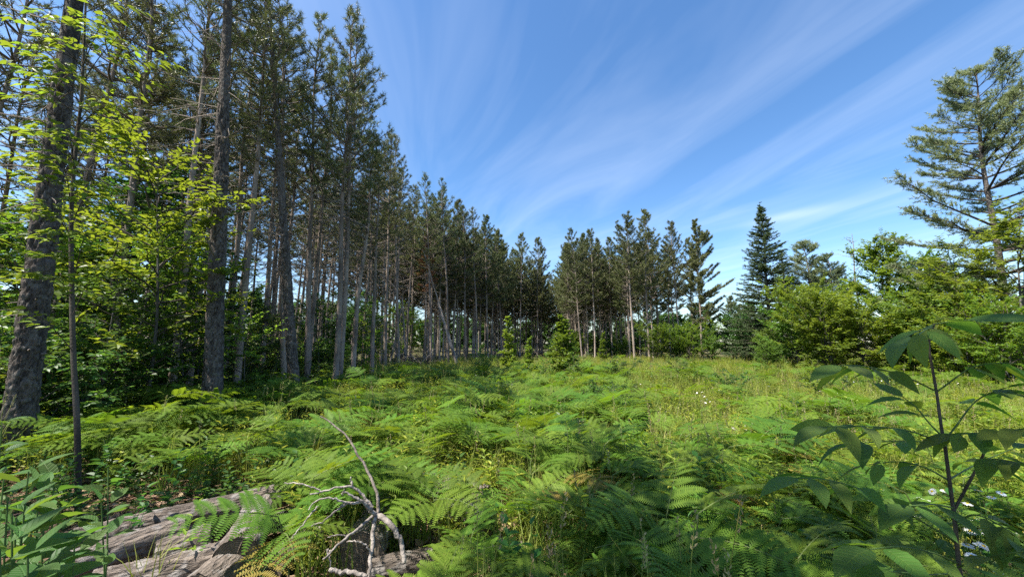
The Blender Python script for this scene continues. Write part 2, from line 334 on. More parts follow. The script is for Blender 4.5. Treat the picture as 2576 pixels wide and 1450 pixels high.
# ------------------------------------------------------------------ conifers
def conifer(seed, H, r0, cb, Rmax, kind='red', top_up=55, mats=None, dead=True, gap=.45, side=None, fill=1.0, fat=1.0):
    """returns (trunk, branches, crown) meshes. cb: height where live crown begins (fraction)"""
    g = np.random.default_rng(seed)
    k = 30; z = np.linspace(-.15, H, k); t = np.clip(z / H, 0, 1)
    wob = np.stack([.12 * np.sin(t * 5 + g.random() * 6) * t + .05 * np.sin(t * 13 + g.random() * 6) * t, .12 * np.sin(t * 4 + g.random() * 6) * t + .05 * np.sin(t * 11 + g.random() * 6) * t, z], -1)
    rad = r0 * ((1 - t) ** .75 * .93 + .03) + r0 * .28 * np.exp(-np.maximum(z, 0) / .22)
    cen = lambda zz: np.stack([np.interp(zz, z, wob[:, 0]), np.interp(zz, z, wob[:, 1]), zz], -1)
    radf = lambda zz: np.interp(zz, z, rad)
    mt = MB(); V, q = tubes(wob, rad, 10); mt.add(V, q, v=np.repeat(g.random(k), 10))
    mbr = MB(); mn = MB()
    # dead whorls below the crown
    if dead:
        zz = []; 
        for h in np.arange(.10 * H, cb * H + .6, .30):
            for _ in range(g.integers(1, 5)): zz.append(h + g.normal() * .12)
        zz = np.array(zz); B = len(zz); az = g.random(B) * 2 * np.pi; el = g.normal(.0, .28, B)
        f = np.clip((zz / H - .1) / (cb - .1), 0.05, 1)
        L = (.25 + 1.5 * f ** 1.2) * (.35 + .75 * g.random(B))
        s = np.linspace(0, 1, 5)[None, :]
        dr = L[:, None] * s * np.cos(el)[:, None]; dz = L[:, None] * (s * np.sin(el)[:, None] - .12 * s ** 2 + .1 * (g.random((B, 1)) - .3) * s ** 3)
        kink = g.normal(0, .07, (B, 5)) * s * L[:, None]
        c0 = cen(zz)
        P = np.stack([c0[:, None, 0] + dr * np.cos(az)[:, None] - kink * np.sin(az)[:, None], c0[:, None, 1] + dr * np.sin(az)[:, None] + kink * np.cos(az)[:, None], c0[:, None, 2] + dz], -1)
        rr = (.006 + .008 * L)[:, None] * (1 - .75 * s) + .002
        V, q = tubes(P, rr, 3); mbr.add(V, q, v=.75)
        # forks
        m = np.where(L > .6)[0]; m = np.repeat(m, 4); i0 = g.integers(1, 4, len(m)); st = P[m, i0]
        dirn = nrm(P[m, i0 + 1] - st); lat = nrm(np.cross(dirn, [0, 0, 1])) * np.where(g.random(len(m)) < .5, -1, 1)[:, None]
        d2 = nrm(dirn + lat * (.6 + .5 * g.random((len(m), 1))) + [0, 0, -.1]); LL = (L[m] * (.2 + .25 * g.random(len(m))))[:, None]
        P2 = np.stack([st, st + d2 * LL * .5 + g.normal(0, .02, st.shape), st + d2 * LL], 1)
        V, q = tubes(P2, np.tile(np.array([[.005, .004, .002]]), (len(m), 1)), 3); mbr.add(V, q, v=.7)
    # live whorls
    zz = []; 
    for h in np.arange(cb * H, H * .985, gap):
        nb = g.integers(3, 7) if kind != 'spruce' else g.integers(7, 11)
        if kind == 'white': nb = g.integers(3, 6)
        for _ in range(nb): zz.append(h + g.normal() * (.06 if kind != 'spruce' else .16))
    zz = np.array(zz); B = len(zz); az = g.random(B) * 2 * np.pi
    t = np.clip((zz - cb * H) / (H - cb * H), 0, 1)
    if kind == 'red':
        prof = np.clip(np.minimum(1, .62 + 1.6 * t) * (1 - t) ** .62, .10, 1); L = Rmax * prof * (.55 + .65 * g.random(B)); el0 = R(6) + t * R(top_up) + g.normal(0, .12, B); curv = .28 * (1 - .5 * t)
    elif kind == 'white':
        prof = np.clip(np.minimum(1, .72 + t) * (1 - t) ** .62, .12, 1); L = Rmax * prof * (.6 + .55 * g.random(B)); el0 = R(-4) + t * R(48) + g.normal(0, .09, B); curv = .16 + 0 * t
    else:
        prof = (1 - t) ** .95 + .02; L = Rmax * prof * (.78 + .34 * g.random(B)); el0 = R(-14) + t * R(45) + g.normal(0, .08, B); curv = .16 * (1 - t)
    if side is not None:    # crown leaning out towards the light on one side
        L = L * (1 + side[1] * np.cos(az - side[0]))
    s = np.linspace(0, 1, 6)[None, :]
    dr = L[:, None] * s * np.cos(el0)[:, None]; dz = L[:, None] * (s * np.sin(el0)[:, None] + curv[:, None] * s ** 2.2)
    kink = g.normal(0, .05, (B, 6)) * s * L[:, None]
    c0 = cen(zz)
    P = np.stack([c0[:, None, 0] + dr * np.cos(az)[:, None] - kink * np.sin(az)[:, None], c0[:, None, 1] + dr * np.sin(az)[:, None] + kink * np.cos(az)[:, None], c0[:, None, 2] + dz], -1)
    rr = np.minimum(.008 + .013 * L, radf(zz) * .6)[:, None] * (1 - .8 * s) + .003
    V, q = tubes(P, rr, 4); mbr.add(V, q, v=.3)
    # twigs with needle tufts
    dens = {'red': 10.5, 'white': 34, 'spruce': 17}[kind] * fill
    cnt = np.maximum((3 + L * dens).astype(int), 3); bi = np.repeat(np.arange(B), cnt); n = len(bi)
    smin = {'red': .36, 'white': .22, 'spruce': .12}[kind]
    sv = smin + (1 - smin) * g.random(n) ** (.75 if kind == 'red' else .85); sv[np.cumsum(cnt) - 1] = 1.0
    ii = np.clip((sv * 5).astype(int), 0, 4); fr = (sv * 5 - ii)[:, None]
    p0 = P[bi, ii] * (1 - fr) + P[bi, ii + 1] * fr; tg = nrm(P[bi, ii + 1] - P[bi, ii])
    lat = nrm(np.cross(tg, [0, 0, 1.])) * np.where(g.random(n) < .5, -1, 1)[:, None]
    tipness = (sv == 1.0)
    lmax = {'red': .50, 'white': .85, 'spruce': .42}[kind]
    tl = lmax * (.25 + .75 * g.random(n)) * np.minimum(1, .35 + L[bi] * .45) * (1.15 - .55 * sv); tl[tipness] = .06
    upv = {'red': .35, 'white': .12, 'spruce': -.05}[kind]
    dv = nrm(tg * .75 + lat * (.35 + .75 * g.random((n, 1))) + np.array([0, 0, 1.]) * (upv + .25 * g.normal(size=(n, 1)))); dv[tipness] = tg[tipness]
    p1 = p0 + dv * tl[:, None]
    V, q = tubes(np.stack([p0, p1], 1), np.tile(np.array([[.007, .004]]), (n, 1)), 3); mbr.add(V, q, v=.2)
    nn = {'red': 17, 'white': 18, 'spruce': 12}[kind]; NL = {'red': .155, 'white': .14, 'spruce': .085}[kind] * fat ** .5; NW = {'red': .017, 'white': .026, 'spruce': .03}[kind] * fat
    tlen = {'red': .18, 'white': .30, 'spruce': .26}[kind]
    m = n * nn; ti = np.repeat(np.arange(n), nn)
    tdir = nrm(dv + np.array([0, 0, .35 if kind == 'red' else .1]))
    back = g.random(m) * tlen * (.6 + .5 * g.random(n))[ti]
    b0 = p1[ti] - dv[ti] * (back - .05)[:, None]
    rd = nrm(g.normal(size=(m, 3)))
    if kind == 'spruce': rd[:, 2] *= .45
    nd = nrm(tdir[ti] * (.55 if kind != 'red' else .62) + rd * .85)
    ln = NL * (.7 + .5 * g.random(m)); sd = nrm(np.cross(nd, nrm(g.normal(size=(m, 3))))) * NW * .5
    V = np.stack([b0 - sd, b0 + sd, b0 + nd * ln[:, None]], 1).reshape(-1, 3)
    vv = np.repeat(np.clip(.15 + .6 * g.random(n)[ti] + .3 * g.random(m), 0, 1), 3)
    mn.add(V, np.arange(m * 3).reshape(-1, 3), v=vv)
    mats = mats or (M['bark'], M['twig'], M['needle'])
    return (mt.mesh('trunk', mats[0], True), mbr.mesh('branches', mats[1], True), mn.mesh('crown', mats[2]))

def plant_conifer(name, var, label, x, y, rz=0, sc=1.0, tilt=(0, 0), group=None, cat='tree', trunk=None, zs=None):
    s = (sc, sc, sc * (zs or 1))
    o = thing(name, label, cat, (x, y, float(gz(x, y))), (tilt[0], tilt[1], 0), s, group)
    # spin the parts, not the lean
    for nm, me in zip(('trunk', 'branches', 'crown'), var):
        if nm == 'trunk' and trunk is not None: me = trunk
        c = obj(nm, me, o); c.rotation_euler = (0, 0, rz)
    return o

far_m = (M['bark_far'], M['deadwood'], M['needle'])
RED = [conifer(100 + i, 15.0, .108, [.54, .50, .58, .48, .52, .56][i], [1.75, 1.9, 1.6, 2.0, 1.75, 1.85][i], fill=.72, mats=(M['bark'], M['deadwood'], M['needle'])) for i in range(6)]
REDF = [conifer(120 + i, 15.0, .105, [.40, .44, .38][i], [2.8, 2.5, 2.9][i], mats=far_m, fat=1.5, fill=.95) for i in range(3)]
HIGH = [conifer(130 + i, 15.0, .16, .66, 1.8, mats=(M['bark'], M['deadwood'], M['needle'])) for i in range(2)]

def tilt_for(x0, x1, z1):   # lean sideways so that the trunk passes x1 at height z1
    return (0, math.atan2(x1 - x0, z1))

# edge trees read off the photograph: base px, metres ahead, (px, py) higher up, top py, label
def base_x(px, Y, z=0.0):
    f = Y * CP + (z - EYE) * SP; return (px - PW / 2) / F * f
def tree_h(py, Y): d = ray(0, py); return EYE + d[2] * Y / d[1]

PINES = []      # taken spots
def edge_pine(px, Y, up, toppy, label, var, rz, rad=None, group=None, zs=None, name='pine_tree'):
    x0 = base_x(px, Y); u = at(up[0], up[1], Y); tl = tilt_for(x0, u[0], u[2])
    Hh = tree_h(toppy, Y); s = Hh / 15.0
    PINES.append((x0, Y))
    sc = s if rad is None else rad
    return plant_conifer(name, var, label, x0, Y, rz, (sc), tl, group, zs=(s / sc))

# ---- the big near trunks: bark plates as real relief
def big_trunk(seed, H, r0, base_flare=.42, hi=6.0, ncell=1500):
    g = np.random.default_rng(seed)
    n = 64; zl = np.concatenate([np.linspace(-.2, hi, 230), np.linspace(hi + .15, H, 34)]); k = len(zl); t = np.clip(zl / H, 0, 1)
    th = np.arange(n) * 2 * np.pi / n
    rad = r0 * ((1 - t) ** .7 * .95 + .03) + r0 * base_flare * np.exp(-np.maximum(zl, 0) / .25)
    Zg, Tg = np.meshgrid(zl, th, indexing='ij')
    # cells of bark: long in z
    cs = np.stack([g.random(ncell) * 2 * np.pi, g.random(ncell) * (hi + .4) - .2, g.random(ncell)], -1)
    Q = np.stack([Tg.ravel(), Zg.ravel()], -1); jit = np.stack([vnoise(Tg * 4, Zg * 9, seed) - .5, vnoise(Tg * 4 + 9, Zg * 9 + 4, seed + 1) - .5], -1).reshape(-1, 2)
    d1 = np.full(len(Q), 9.); d2 = np.full(len(Q), 9.); cid = np.zeros(len(Q), int)
    for c in range(ncell):
        dt = np.abs(Q[:, 0] + jit[:, 0] * .25 - cs[c, 0]); dt = np.minimum(dt, 2 * np.pi - dt) * r0
        dd = (dt / .030) ** 2 + ((Q[:, 1] + jit[:, 1] * .08 - cs[c, 1]) / .085) ** 2
        m1 = dd < d1; m2 = (~m1) & (dd < d2)
        d2 = np.where(m1, d1, np.where(m2, dd, d2)); cid = np.where(m1, c, cid); d1 = np.where(m1, dd, d1)
    edge = np.clip((np.sqrt(d2) - np.sqrt(d1)) / .55, 0, 1).reshape(k, n)
    fade = np.clip((hi + .1 - zl) / .5, 0, 1)[:, None]
    disp = (edge ** .6 - .75) * .026 + (cs[cid, 2].reshape(k, n) - .5) * .020 + (vnoise(Tg * 10, Zg * 30, seed + 3) - .5) * .006 + (vnoise(Tg * 1.5, Zg * 1.2, seed + 4) - .5) * .025
    Rr = rad[:, None] + disp * np.where(fade > 0, fade, .0)
    V = np.stack([Rr * np.cos(Tg), Rr * np.sin(Tg), Zg], -1).reshape(-1, 3)
    r = (np.arange(k - 1) * n)[:, None]; i = np.arange(n)[None]; j = (i + 1) % n
    q = np.stack([r + i, r + j, r + n + j, r + n + i], -1).reshape(-1, 4)
    vv = (cs[cid, 2].reshape(k, n) * .7 + .25 * edge).ravel()
    mb = MB(); mb.add(V, q, v=vv); return mb.mesh('trunk', M['bark_big'], True)

def stubs(parent, seed, r0, zs, H):
    g = np.random.default_rng(seed)
    for z in zs:
        mb = MB(); a = g.random() * 6.28; L = .05 + .08 * g.random() if g.random() < .6 else .3 + .5 * g.random()
        d = np.array([math.cos(a), math.sin(a), .25 * g.normal()]); p = np.array([0, 0, z]) + d * r0 * .82
        s = np.linspace(0, 1, 5)[:, None]; P = p + d * L * s + np.array([0, 0, .25 * L]) * s ** 2 + g.normal(0, .02 * L, (5, 3)) * s
        V, q = tubes(P, (.016 + .01 * g.random()) * (1 - .6 * s[:, 0]), 6); mb.add(V, q, v=.4)
        obj('branch_stub', mb.mesh('branch_stub', M['deadwood'], True), parent)

BT = [big_trunk(1, 15, .165), big_trunk(2, 15, .185, hi=7.5), big_trunk(3, 15, .155, hi=6.)]
def near_pine(px, Y, up, trunk, var, rz, label, r0, seed, nst, height=15):
    x0 = base_x(px, Y); u = at(up[0], up[1], Y); tl = tilt_for(x0, u[0], u[2]); PINES.append((x0, Y))
    o = plant_conifer('pine_tree', var, label, x0, Y, rz, 1.0, tl, 'red pines along the edge of the left stand', trunk=trunk)
    g = np.random.default_rng(seed); stubs(o, seed, r0 * .9, g.uniform(1.2, 7.5, nst), height)
    return o
near_pine(33, 5.5, (181, 50), BT[0], HIGH[0], 1.0, 'thickest pine trunk at the far left edge, crossed by bright ash leaves', .165, 31, 11)
near_pine(530, 8.3, (573, 20), BT[1], HIGH[1], 2.2, 'tall rough grey pine trunk rising alone in front of the left stand', .185, 32, 16)
near_pine(742, 11.5, (700, 350), BT[2], RED[1], .6, 'pale grey pine trunk leaning slightly left at the stand edge', .155, 33, 12)
E = [
 (716, 12.6, (712, 600), -60, 'straight pine trunk just behind the pale leaning one', 0, .3),
 (772, 13.9, (792, 260), 15, 'slim straight pine right of the pale leaning trunk', 3, 1.2),
 (842, 13.2, (880, 250), 28, 'pine with bare side branches reaching right against the sky, left twin of two', 1, 2.9),
 (852, 13.7, (893, 260), 70, 'pine with ragged crown against the sky, right twin of two', 3, 5.6),
 (884, 14.6, (930, 420), 330, 'short pine leaning right beside the twin pines', 2, 4.0),
 (936, 17.2, (944, 600), 380, 'thin pine with a small crown right of the twin pines', 4, .9),
 (968, 21.5, (975, 600), 330, 'narrow pine with pointed crown left of the first low step of the treetops', 0, 2.0),
 (1002, 24.0, (995, 500), 338, 'pine with the tallest crown between the twin pines and the brush pile', 4, 3.3),
 (1085, 29.5, (1078, 600), 436, 'pine behind the brush pile, left of two equal crowns', 1, 1.6),
 (1128, 30.5, (1118, 600), 448, 'pine behind the brush pile, right of two equal crowns', 5, 4.4),
 (1172, 35.0, (1168, 700), 512, 'pine one step lower than the two equal crowns', 3, 2.4),
 (1200, 37.0, (1195, 700), 520, 'pine with a rounded crown in the descending row of treetops', 2, .2),
 (1228, 40.0, (1222, 700), 545, 'pine near the end of the descending row of treetops', 1, 5.0),
 (1262, 45.0, (1255, 700), 578, 'last pine of the descending row before the dark centre', 0, 3.7),
 (1308, 52.0, (1312, 700), 588, 'pine with a tall tip above the dark centre of the wood', 4, 1.1),
 (1352, 53.0, (1352, 700), 600, 'pine left of the narrow sky gap in the centre', 5, 2.2),
]
for px, Y, up, tp, lab, vi, rz in E:
    edge_pine(px, Y, up, tp, lab, (RED if Y < 40 else REDF)[vi % (6 if Y < 40 else 3)], rz, rad=None if Y > 20 else 1.0, group='red pines along the edge of the left stand')
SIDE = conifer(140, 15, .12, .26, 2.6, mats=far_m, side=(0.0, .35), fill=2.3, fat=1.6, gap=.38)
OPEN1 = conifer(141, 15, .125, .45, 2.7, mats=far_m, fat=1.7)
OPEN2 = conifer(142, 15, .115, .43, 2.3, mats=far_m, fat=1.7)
E2 = [
 (1465, 40, (1440, 620), 574, 'pine with pale trunk right of the narrow sky gap', REDF[0], 1.),
 (1497, 39.5, (1492, 700), 576, 'pine second from the sky gap in the right block', REDF[1], 2.),
 (1540, 44, (1535, 700), 600, 'shorter pine between the two pairs of bright trunks', REDF[2], 3.5),
 (1597, 36.5, (1578, 620), 536, 'pine with bright pale trunk and bare lower limbs in the right block', OPEN1, .5),
 (1634, 37, (1622, 620), 528, 'tallest pine of the right block with thin bright trunk', OPEN2, 4.),
 (1716, 38, (1690, 650), 560, 'dark trunked pine leaning slightly left in the right block', REDF[1], 5.2),
 (1768, 36.5, (1752, 620), 550, 'outermost pine of the right block, spreading its limbs over the shrubs', SIDE, 0.),
]
for px, Y, up, tp, lab, var, rz in E2:
    edge_pine(px, Y, up, tp, lab, var, rz, group='red pines along the edge of the right block')

def far_enough(x, y, d):
    return all((x - a) ** 2 + (y - b) ** 2 > d * d for a, b in PINES)
g0 = np.random.default_rng(77)
cntp = 0
def edge_line(y): return np.interp(y, [-10, 5, 15, 24, 30, 36, 46, 56], [-8.4, -8.6, -7.6, -8.6, -7.6, -5.4, -2.0, 1.5])
def sun_lane(x, y):         # openings through which the sun reaches the edge trunks
    for ax, ay in ((-7, 5.5), (-6.8, 8.3)):
        t = ((x - ax) * math.cos(SUN_AZ) + (y - ay) * math.sin(SUN_AZ)); dd = abs(-(x - ax) * math.sin(SUN_AZ) + (y - ay) * math.cos(SUN_AZ))
        if 0.3 < t < 9 and dd < 2.3: return True
    return False
for row in range(7):
    for y in np.arange(-9, 60, 1.9):
        yy = y + g0.normal() * .4; xx = edge_line(yy) - row * 2.0 - .4 + g0.normal() * .35
        if g0.random() < (.10 if row < 3 else .2) or not far_enough(xx, yy, 1.2) or sun_lane(xx, yy): continue
        if yy < 3 and (row > 2 or g0.random() < .45): continue
        PINES.append((xx, yy)); v = RED[g0.integers(6)] if yy < 34 else REDF[g0.integers(3)]
        s = .93 + .12 * g0.random()
        if yy < 4: lab, gr = 'red pine standing out of sight beside the camera, shading the ferns', 'pines beside the camera'
        else:
            pp = proj(xx, yy, 3.)[0]; dep = 'just behind the front edge' if row < 2 else ('in the middle rows' if row < 4 else 'in the rearmost rows')
            wh = ('left of the thick far left trunk' if pp < 60 else 'between the two big left trunks' if pp < 545 else 'between the lone rough and pale leaning trunks' if pp < 715
                  else 'between pale leaning trunk and twin pines' if pp < 860 else 'between twin pines and brush pile' if pp < 1040 else 'behind the brush pile' if pp < 1150 else 'in the dark centre of the wood')
            lab = 'slender pine %s, %s' % (dep, wh); gr = 'pines inside the left stand ' + wh
        plant_conifer('pine_tree', v, lab, xx, yy, g0.random() * 6.28, (s), (g0.normal() * .012, g0.normal() * .012), gr)
for y in np.arange(40.5, 74, 2.1):          # the right block
    for x in np.arange(-6, 23, 2.1):
        yy = y + g0.normal() * .4; xx = x + g0.normal() * .35
        if xx < .118 * yy + .9 and yy < 54: continue          # the lane at the sky gap
        if abs(xx - .122 * yy) < 1.0 and yy < 64: continue
        if xx > 20.5 - (yy - 40) * .15 or g0.random() < .12 or not far_enough(xx, yy, 1.4): continue
        PINES.append((xx, yy)); s = .84 + .14 * g0.random()
        plant_conifer('pine_tree', REDF[g0.integers(3)], 'slender pine inside the right block, behind its front trunks', xx, yy, g0.random() * 6.28, s, (g0.normal() * .012, g0.normal() * .012), 'pines inside the right block')
# the rust-brown dying pine
RUST = conifer(150, 12.5, .12, .55, 1.3, mats=(M['bark'], M['deadwood'], M['needle_rust']))
xr = base_x(1062, 31); plant_conifer('dying_pine', RUST, 'dying pine with rust-brown needles behind the brush pile', xr, 31.5, .4, .86)

# ------------------------------------------------------------------ right side conifers
SPR = conifer(160, 12.7, .17, .04, 3.5, 'spruce', mats=(M['bark'], M['twig'], M['needle_spruce']), dead=False, gap=.27, fat=1.3)
xs_ = base_x(1948, 30); plant_conifer('spruce_tree', SPR, 'pointed dark spruce standing above the right hedge', xs_, 30, 0, tree_h(512, 30) / 12.7)
SPR2 = conifer(161, 9, .14, .05, 2.0, 'spruce', mats=(M['bark'], M['twig'], M['needle_spruce']), dead=False, gap=.32)
plant_conifer('spruce_tree', SPR2, 'lower dark spruce tucked behind the right flank of the tall spruce', base_x(1990, 32), 32, 1, tree_h(628, 32) / 9)
WP = conifer(170, 15.2, .17, .12, 5.2, 'white', mats=(M['bark_big'], M['twig'], M['needle_blue']), dead=False, gap=.58, fill=.8, fat=1.05)
x0 = base_x(2555, 16.5); u = at(2455, 200, 16.5)
plant_conifer('white_pine', WP, 'big white pine with feathery level limbs at the right edge', x0, 16.5, 2.1, tree_h(165, 16.5) / 15.2, tilt_for(x0, u[0], u[2]))
WP2 = conifer(171, 9.5, .13, .15, 2.6, 'white', mats=(M['bark'], M['twig'], M['needle_blue']), dead=False, gap=.42)
WP3 = conifer(172, 9.5, .13, .12, 3.0, 'white', mats=(M['bark'], M['twig'], M['needle_blue']), dead=False, gap=.42)
plant_conifer('white_pine', WP2, 'round topped young white pine right of the tall spruce', base_x(2062, 29), 29, 0, tree_h(602, 29) / 9.5)
plant_conifer('white_pine', WP3, 'young white pine behind the bare grey snag', base_x(2115, 27), 27, 2, tree_h(640, 27) / 9.5)
plant_conifer('white_pine', WP3, 'low young white pine under the limbs of the big white pine', base_x(2400, 21), 21, 4, tree_h(650, 21) / 9.5)
plant_conifer('white_pine', WP2, 'small distant pine between the right block and the spruce', base_x(1890, 48), 48, 3, tree_h(770, 48) / 9.5)
plant_conifer('white_pine', WP3, 'dark distant pine at the right foot of the right block', base_x(1850, 42), 42, 1, tree_h(745, 42) / 9.5)

# ------------------------------------------------------------------ broadleaved trees and saplings
def broadleaf(seed, H, r0, cb, spread, nb, tw, lv, LL, LW, leafm, barkm=None, mode=1, flat=.75, el=(.25, .75), prof='oval', stems=1, tlen=.5):
    """returns (trunk, branches, crown). flat: how level the leaves lie"""
    g = np.random.default_rng(seed); mt = MB(); mbr = MB(); ml = MB()
    for st in range(stems):
        k = 16; t = np.linspace(0, 1, k); Hs = H * (1 if st == 0 else g.uniform(.65, .95))
        lean = g.normal(0, .06 if stems == 1 else .28, 2)
        ax = np.stack([lean[0] * t * Hs * (.5 + .5 * t) + .03 * Hs * np.sin(t * 5 + g.random() * 6) * t, lean[1] * t * Hs * (.5 + .5 * t) + .03 * Hs * np.sin(t * 4 + g.random() * 6) * t, t * Hs - .05], -1)
        rs = r0 * (1 if st == 0 else .75); V, q = tubes(ax, rs * (1 - .88 * t) + rs * .25 * np.exp(-t * 25), 8); mt.add(V, q, v=np.repeat(g.random(k), 8))
        B = max(4, nb // stems); f = cb + (1 - cb) * (np.arange(B) + g.random(B)) / B; f = np.clip(f, 0, .99)
        c0 = np.stack([np.interp(f, t, ax[:, i]) for i in range(3)], -1)
        u = (f - cb) / (1 - cb)
        if prof == 'oval': pr = np.sqrt(np.clip(1 - (2 * u - .85) ** 2 / 1.6, .06, 1))
        elif prof == 'cone': pr = (1 - u) ** .8 + .08
        else: pr = np.clip(.5 + u, 0, 1) * np.sqrt(np.clip(1.05 - u, .05, 1))
        L = spread * pr * (.6 + .55 * g.random(B)); az = np.cumsum(g.normal(2.4, .5, B)); e0 = g.uniform(el[0], el[1], B) + .45 * u
        s = np.linspace(0, 1, 6)[None]
        dr = L[:, None] * s * np.cos(e0)[:, None]; dz = L[:, None] * (s * np.sin(e0)[:, None] - .10 * s ** 2); kk = g.normal(0, .06, (B, 6)) * s * L[:, None]
        P = np.stack([c0[:, None, 0] + dr * np.cos(az)[:, None] - kk * np.sin(az)[:, None], c0[:, None, 1] + dr * np.sin(az)[:, None] + kk * np.cos(az)[:, None], c0[:, None, 2] + dz + kk * .4], -1)
        V, q = tubes(P, (r0 * .13 + .006 * L)[:, None] * (1 - .75 * s) + .0025, 4); mbr.add(V, q, v=.4)
        cnt = np.maximum((tw * L).astype(int), 2); bi = np.repeat(np.arange(B), cnt); n = len(bi)
        sv = .22 + .78 * g.random(n) ** .8; sv[np.cumsum(cnt) - 1] = .999; ii = np.clip((sv * 5).astype(int), 0, 4); fr = (sv * 5 - ii)[:, None]
        p0 = P[bi, ii] * (1 - fr) + P[bi, ii + 1] * fr; tg = nrm(P[bi, ii + 1] - P[bi, ii])
        lat = nrm(np.cross(tg, [0, 0, 1.])) * np.where(g.random(n) < .5, -1, 1)[:, None]
        dv = nrm(tg * (.4 + .5 * g.random((n, 1))) + lat * (.2 + .8 * g.random((n, 1))) + np.array([0, 0, 1.]) * g.normal(.08, .22 + .35 * (1 - flat), (n, 1)))
        tl = tlen * (.4 + .8 * g.random(n)) * np.minimum(1, .4 + L[bi])
        p1 = p0 + dv * tl[:, None] * .5; p2 = p0 + dv * tl[:, None] + np.array([0, 0, -.06]) * tl[:, None]
        V, q = tubes(np.stack([p0, p1, p2], 1), np.tile(np.array([[.005, .0035, .002]]), (n, 1)), 3); mbr.add(V, q, v=.3)
        ti = np.repeat(np.arange(n), lv); m = len(ti); fs = (np.tile(np.arange(lv), n) + .3 + .5 * g.random(m)) / lv
        sd = np.where(np.tile(np.arange(lv), n) % 2 == 0, 1, -1)[:, None]
        pp = p0[ti] + (p2 - p0)[ti] * fs[:, None]; tdv = dv[ti]; lt = nrm(np.cross(tdv, [0, 0, 1.]))
        ld = nrm(tdv * (.5 + .3 * g.random((m, 1))) + lt * sd * .8 + g.normal(0, .22, (m, 3)) + np.array([0, 0, -.12]))
        up = nrm(np.array([0, 0, 1.]) + g.normal(0, .28 + .6 * (1 - flat), (m, 3)))
        ls = (.65 + .55 * g.random(m))
        V, fcs, kv = leaves(pp, ld, up, LL * ls, LW * ls, mode=mode)
        ml.add(V, fcs, v=np.repeat(np.clip(.5 * g.random(n)[ti] + .5 * g.random(m), 0, 1), kv))
    return (mt.mesh('trunk', barkm or M['sapbark'], True), mbr.mesh('branches', M['twig'], True), ml.mesh('crown', leafm))

def plant_tree(name, var, label, x, y, rz=0, sc=1.0, group=None, cat='tree', tilt=(0, 0), zs=1.0):
    o = thing(name, label, cat, (x, y, float(gz(x, y))), (tilt[0], tilt[1], rz), (sc, sc, sc * zs), group)
    for nm, me in zip(('trunk', 'branches', 'crown'), var): obj(nm, me, o)
    return o

g1 = np.random.default_rng(9)
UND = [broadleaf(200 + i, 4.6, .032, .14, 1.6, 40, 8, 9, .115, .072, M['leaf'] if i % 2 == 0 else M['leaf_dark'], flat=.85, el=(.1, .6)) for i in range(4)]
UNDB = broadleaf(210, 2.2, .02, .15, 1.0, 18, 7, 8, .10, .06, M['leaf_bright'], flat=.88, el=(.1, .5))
# understory saplings of the left wood (photo px of the stem, metres ahead, height px top)
US = [(360, 8.2, 430, 'leafy green sapling with thin dark stem between the two big left trunks', 0), (300, 9.4, 560, 'broad leafy sapling behind the thin dark stem at left', 1),
      (455, 9.6, 620, 'leafy sapling pressed against the left side of the lone rough trunk', 2), (240, 7.6, 700, 'low leafy sapling beside the thick far left trunk', 3),
      (405, 11.5, 480, 'tall green sapling in shade behind the lone rough trunk', 1), (120, 9.5, 560, 'green sapling seen past the thick far left trunk', 0),
      (20, 9.0, 600, 'green sapling at the left picture edge behind the thick trunk', 2), (490, 13.5, 560, 'dim green sapling deep left of the lone rough trunk', 3),
      (585, 12.2, 740, 'dark green sapling right of the lone rough trunk', 3), (690, 15.5, 790, 'dark leafy sapling behind the pale leaning trunk', 1),
      (800, 17.5, 745, 'green sapling between the pale leaning trunk and the twin pines', 2), (660, 17.0, 800, 'dim sapling in the shade left of the pale leaning trunk', 0),
      (905, 19, 770, 'green sapling right behind the twin pines', 0), (945, 23, 770, 'sunlit green sapling under the first low treetops', 2),
      (1035, 33, 790, 'bright sapling at the back of the wood left of the brush pile', 0), (1010, 31, 775, 'green sapling far back between thin trunks', 2), (880, 24, 735, 'tall green sapling far behind the twin pines', 1),
      (750, 20, 790, 'dim green sapling far behind the slim straight pine', 3), (560, 17, 790, 'dim green sapling far behind the lone rough trunk', 1),(-30, 10.5, 560, 'green sapling half cut by the left picture edge', 1), (60, 13, 540, 'dim sapling seen just right of the thick trunk foot', 3), (10, 15, 600, 'dim sapling farthest back at the left picture edge', 0), (250, 12, 500, 'tall sapling between the thin dark stem and the lone rough trunk', 2), (330, 14, 560, 'dim tall sapling far behind the thin dark stem', 3), (180, 14, 520, 'dim tall sapling far behind the thick trunk', 1)]
for px, Y, tp, lab, vi in US:
    plant_tree('leafy_sapling', UND[vi], lab, base_x(px, Y), Y, g1.random() * 6.28, tree_h(tp, Y) / 4.6, 'understory saplings of the left wood', zs=1.0)
plant_tree('leafy_sapling', UNDB, 'small sunlit yellow-green sapling right of the lone rough trunk', base_x(612, 10.6), 10.6, 1., tree_h(815, 10.6) / 2.2, 'understory saplings of the left wood')
# low understory bushes filling the forest floor
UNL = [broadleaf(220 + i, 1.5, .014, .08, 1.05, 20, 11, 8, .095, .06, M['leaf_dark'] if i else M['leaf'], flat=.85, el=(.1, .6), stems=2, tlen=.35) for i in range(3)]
for i in range(120):
    Y = 5.5 + 22 * g1.random() ** 1.3; x = edge_line(Y) + 1.0 - g1.random() * (7 + .3 * Y)
    if Y > 16 and x > edge_line(Y) - .6: continue
    plant_tree('understory_bush', UNL[i % 3], 'low shaded leafy bush on the floor of the left wood', x, Y, g1.random() * 6.28, .6 + .6 * g1.random(), 'low bushes on the left forest floor', 'bush')

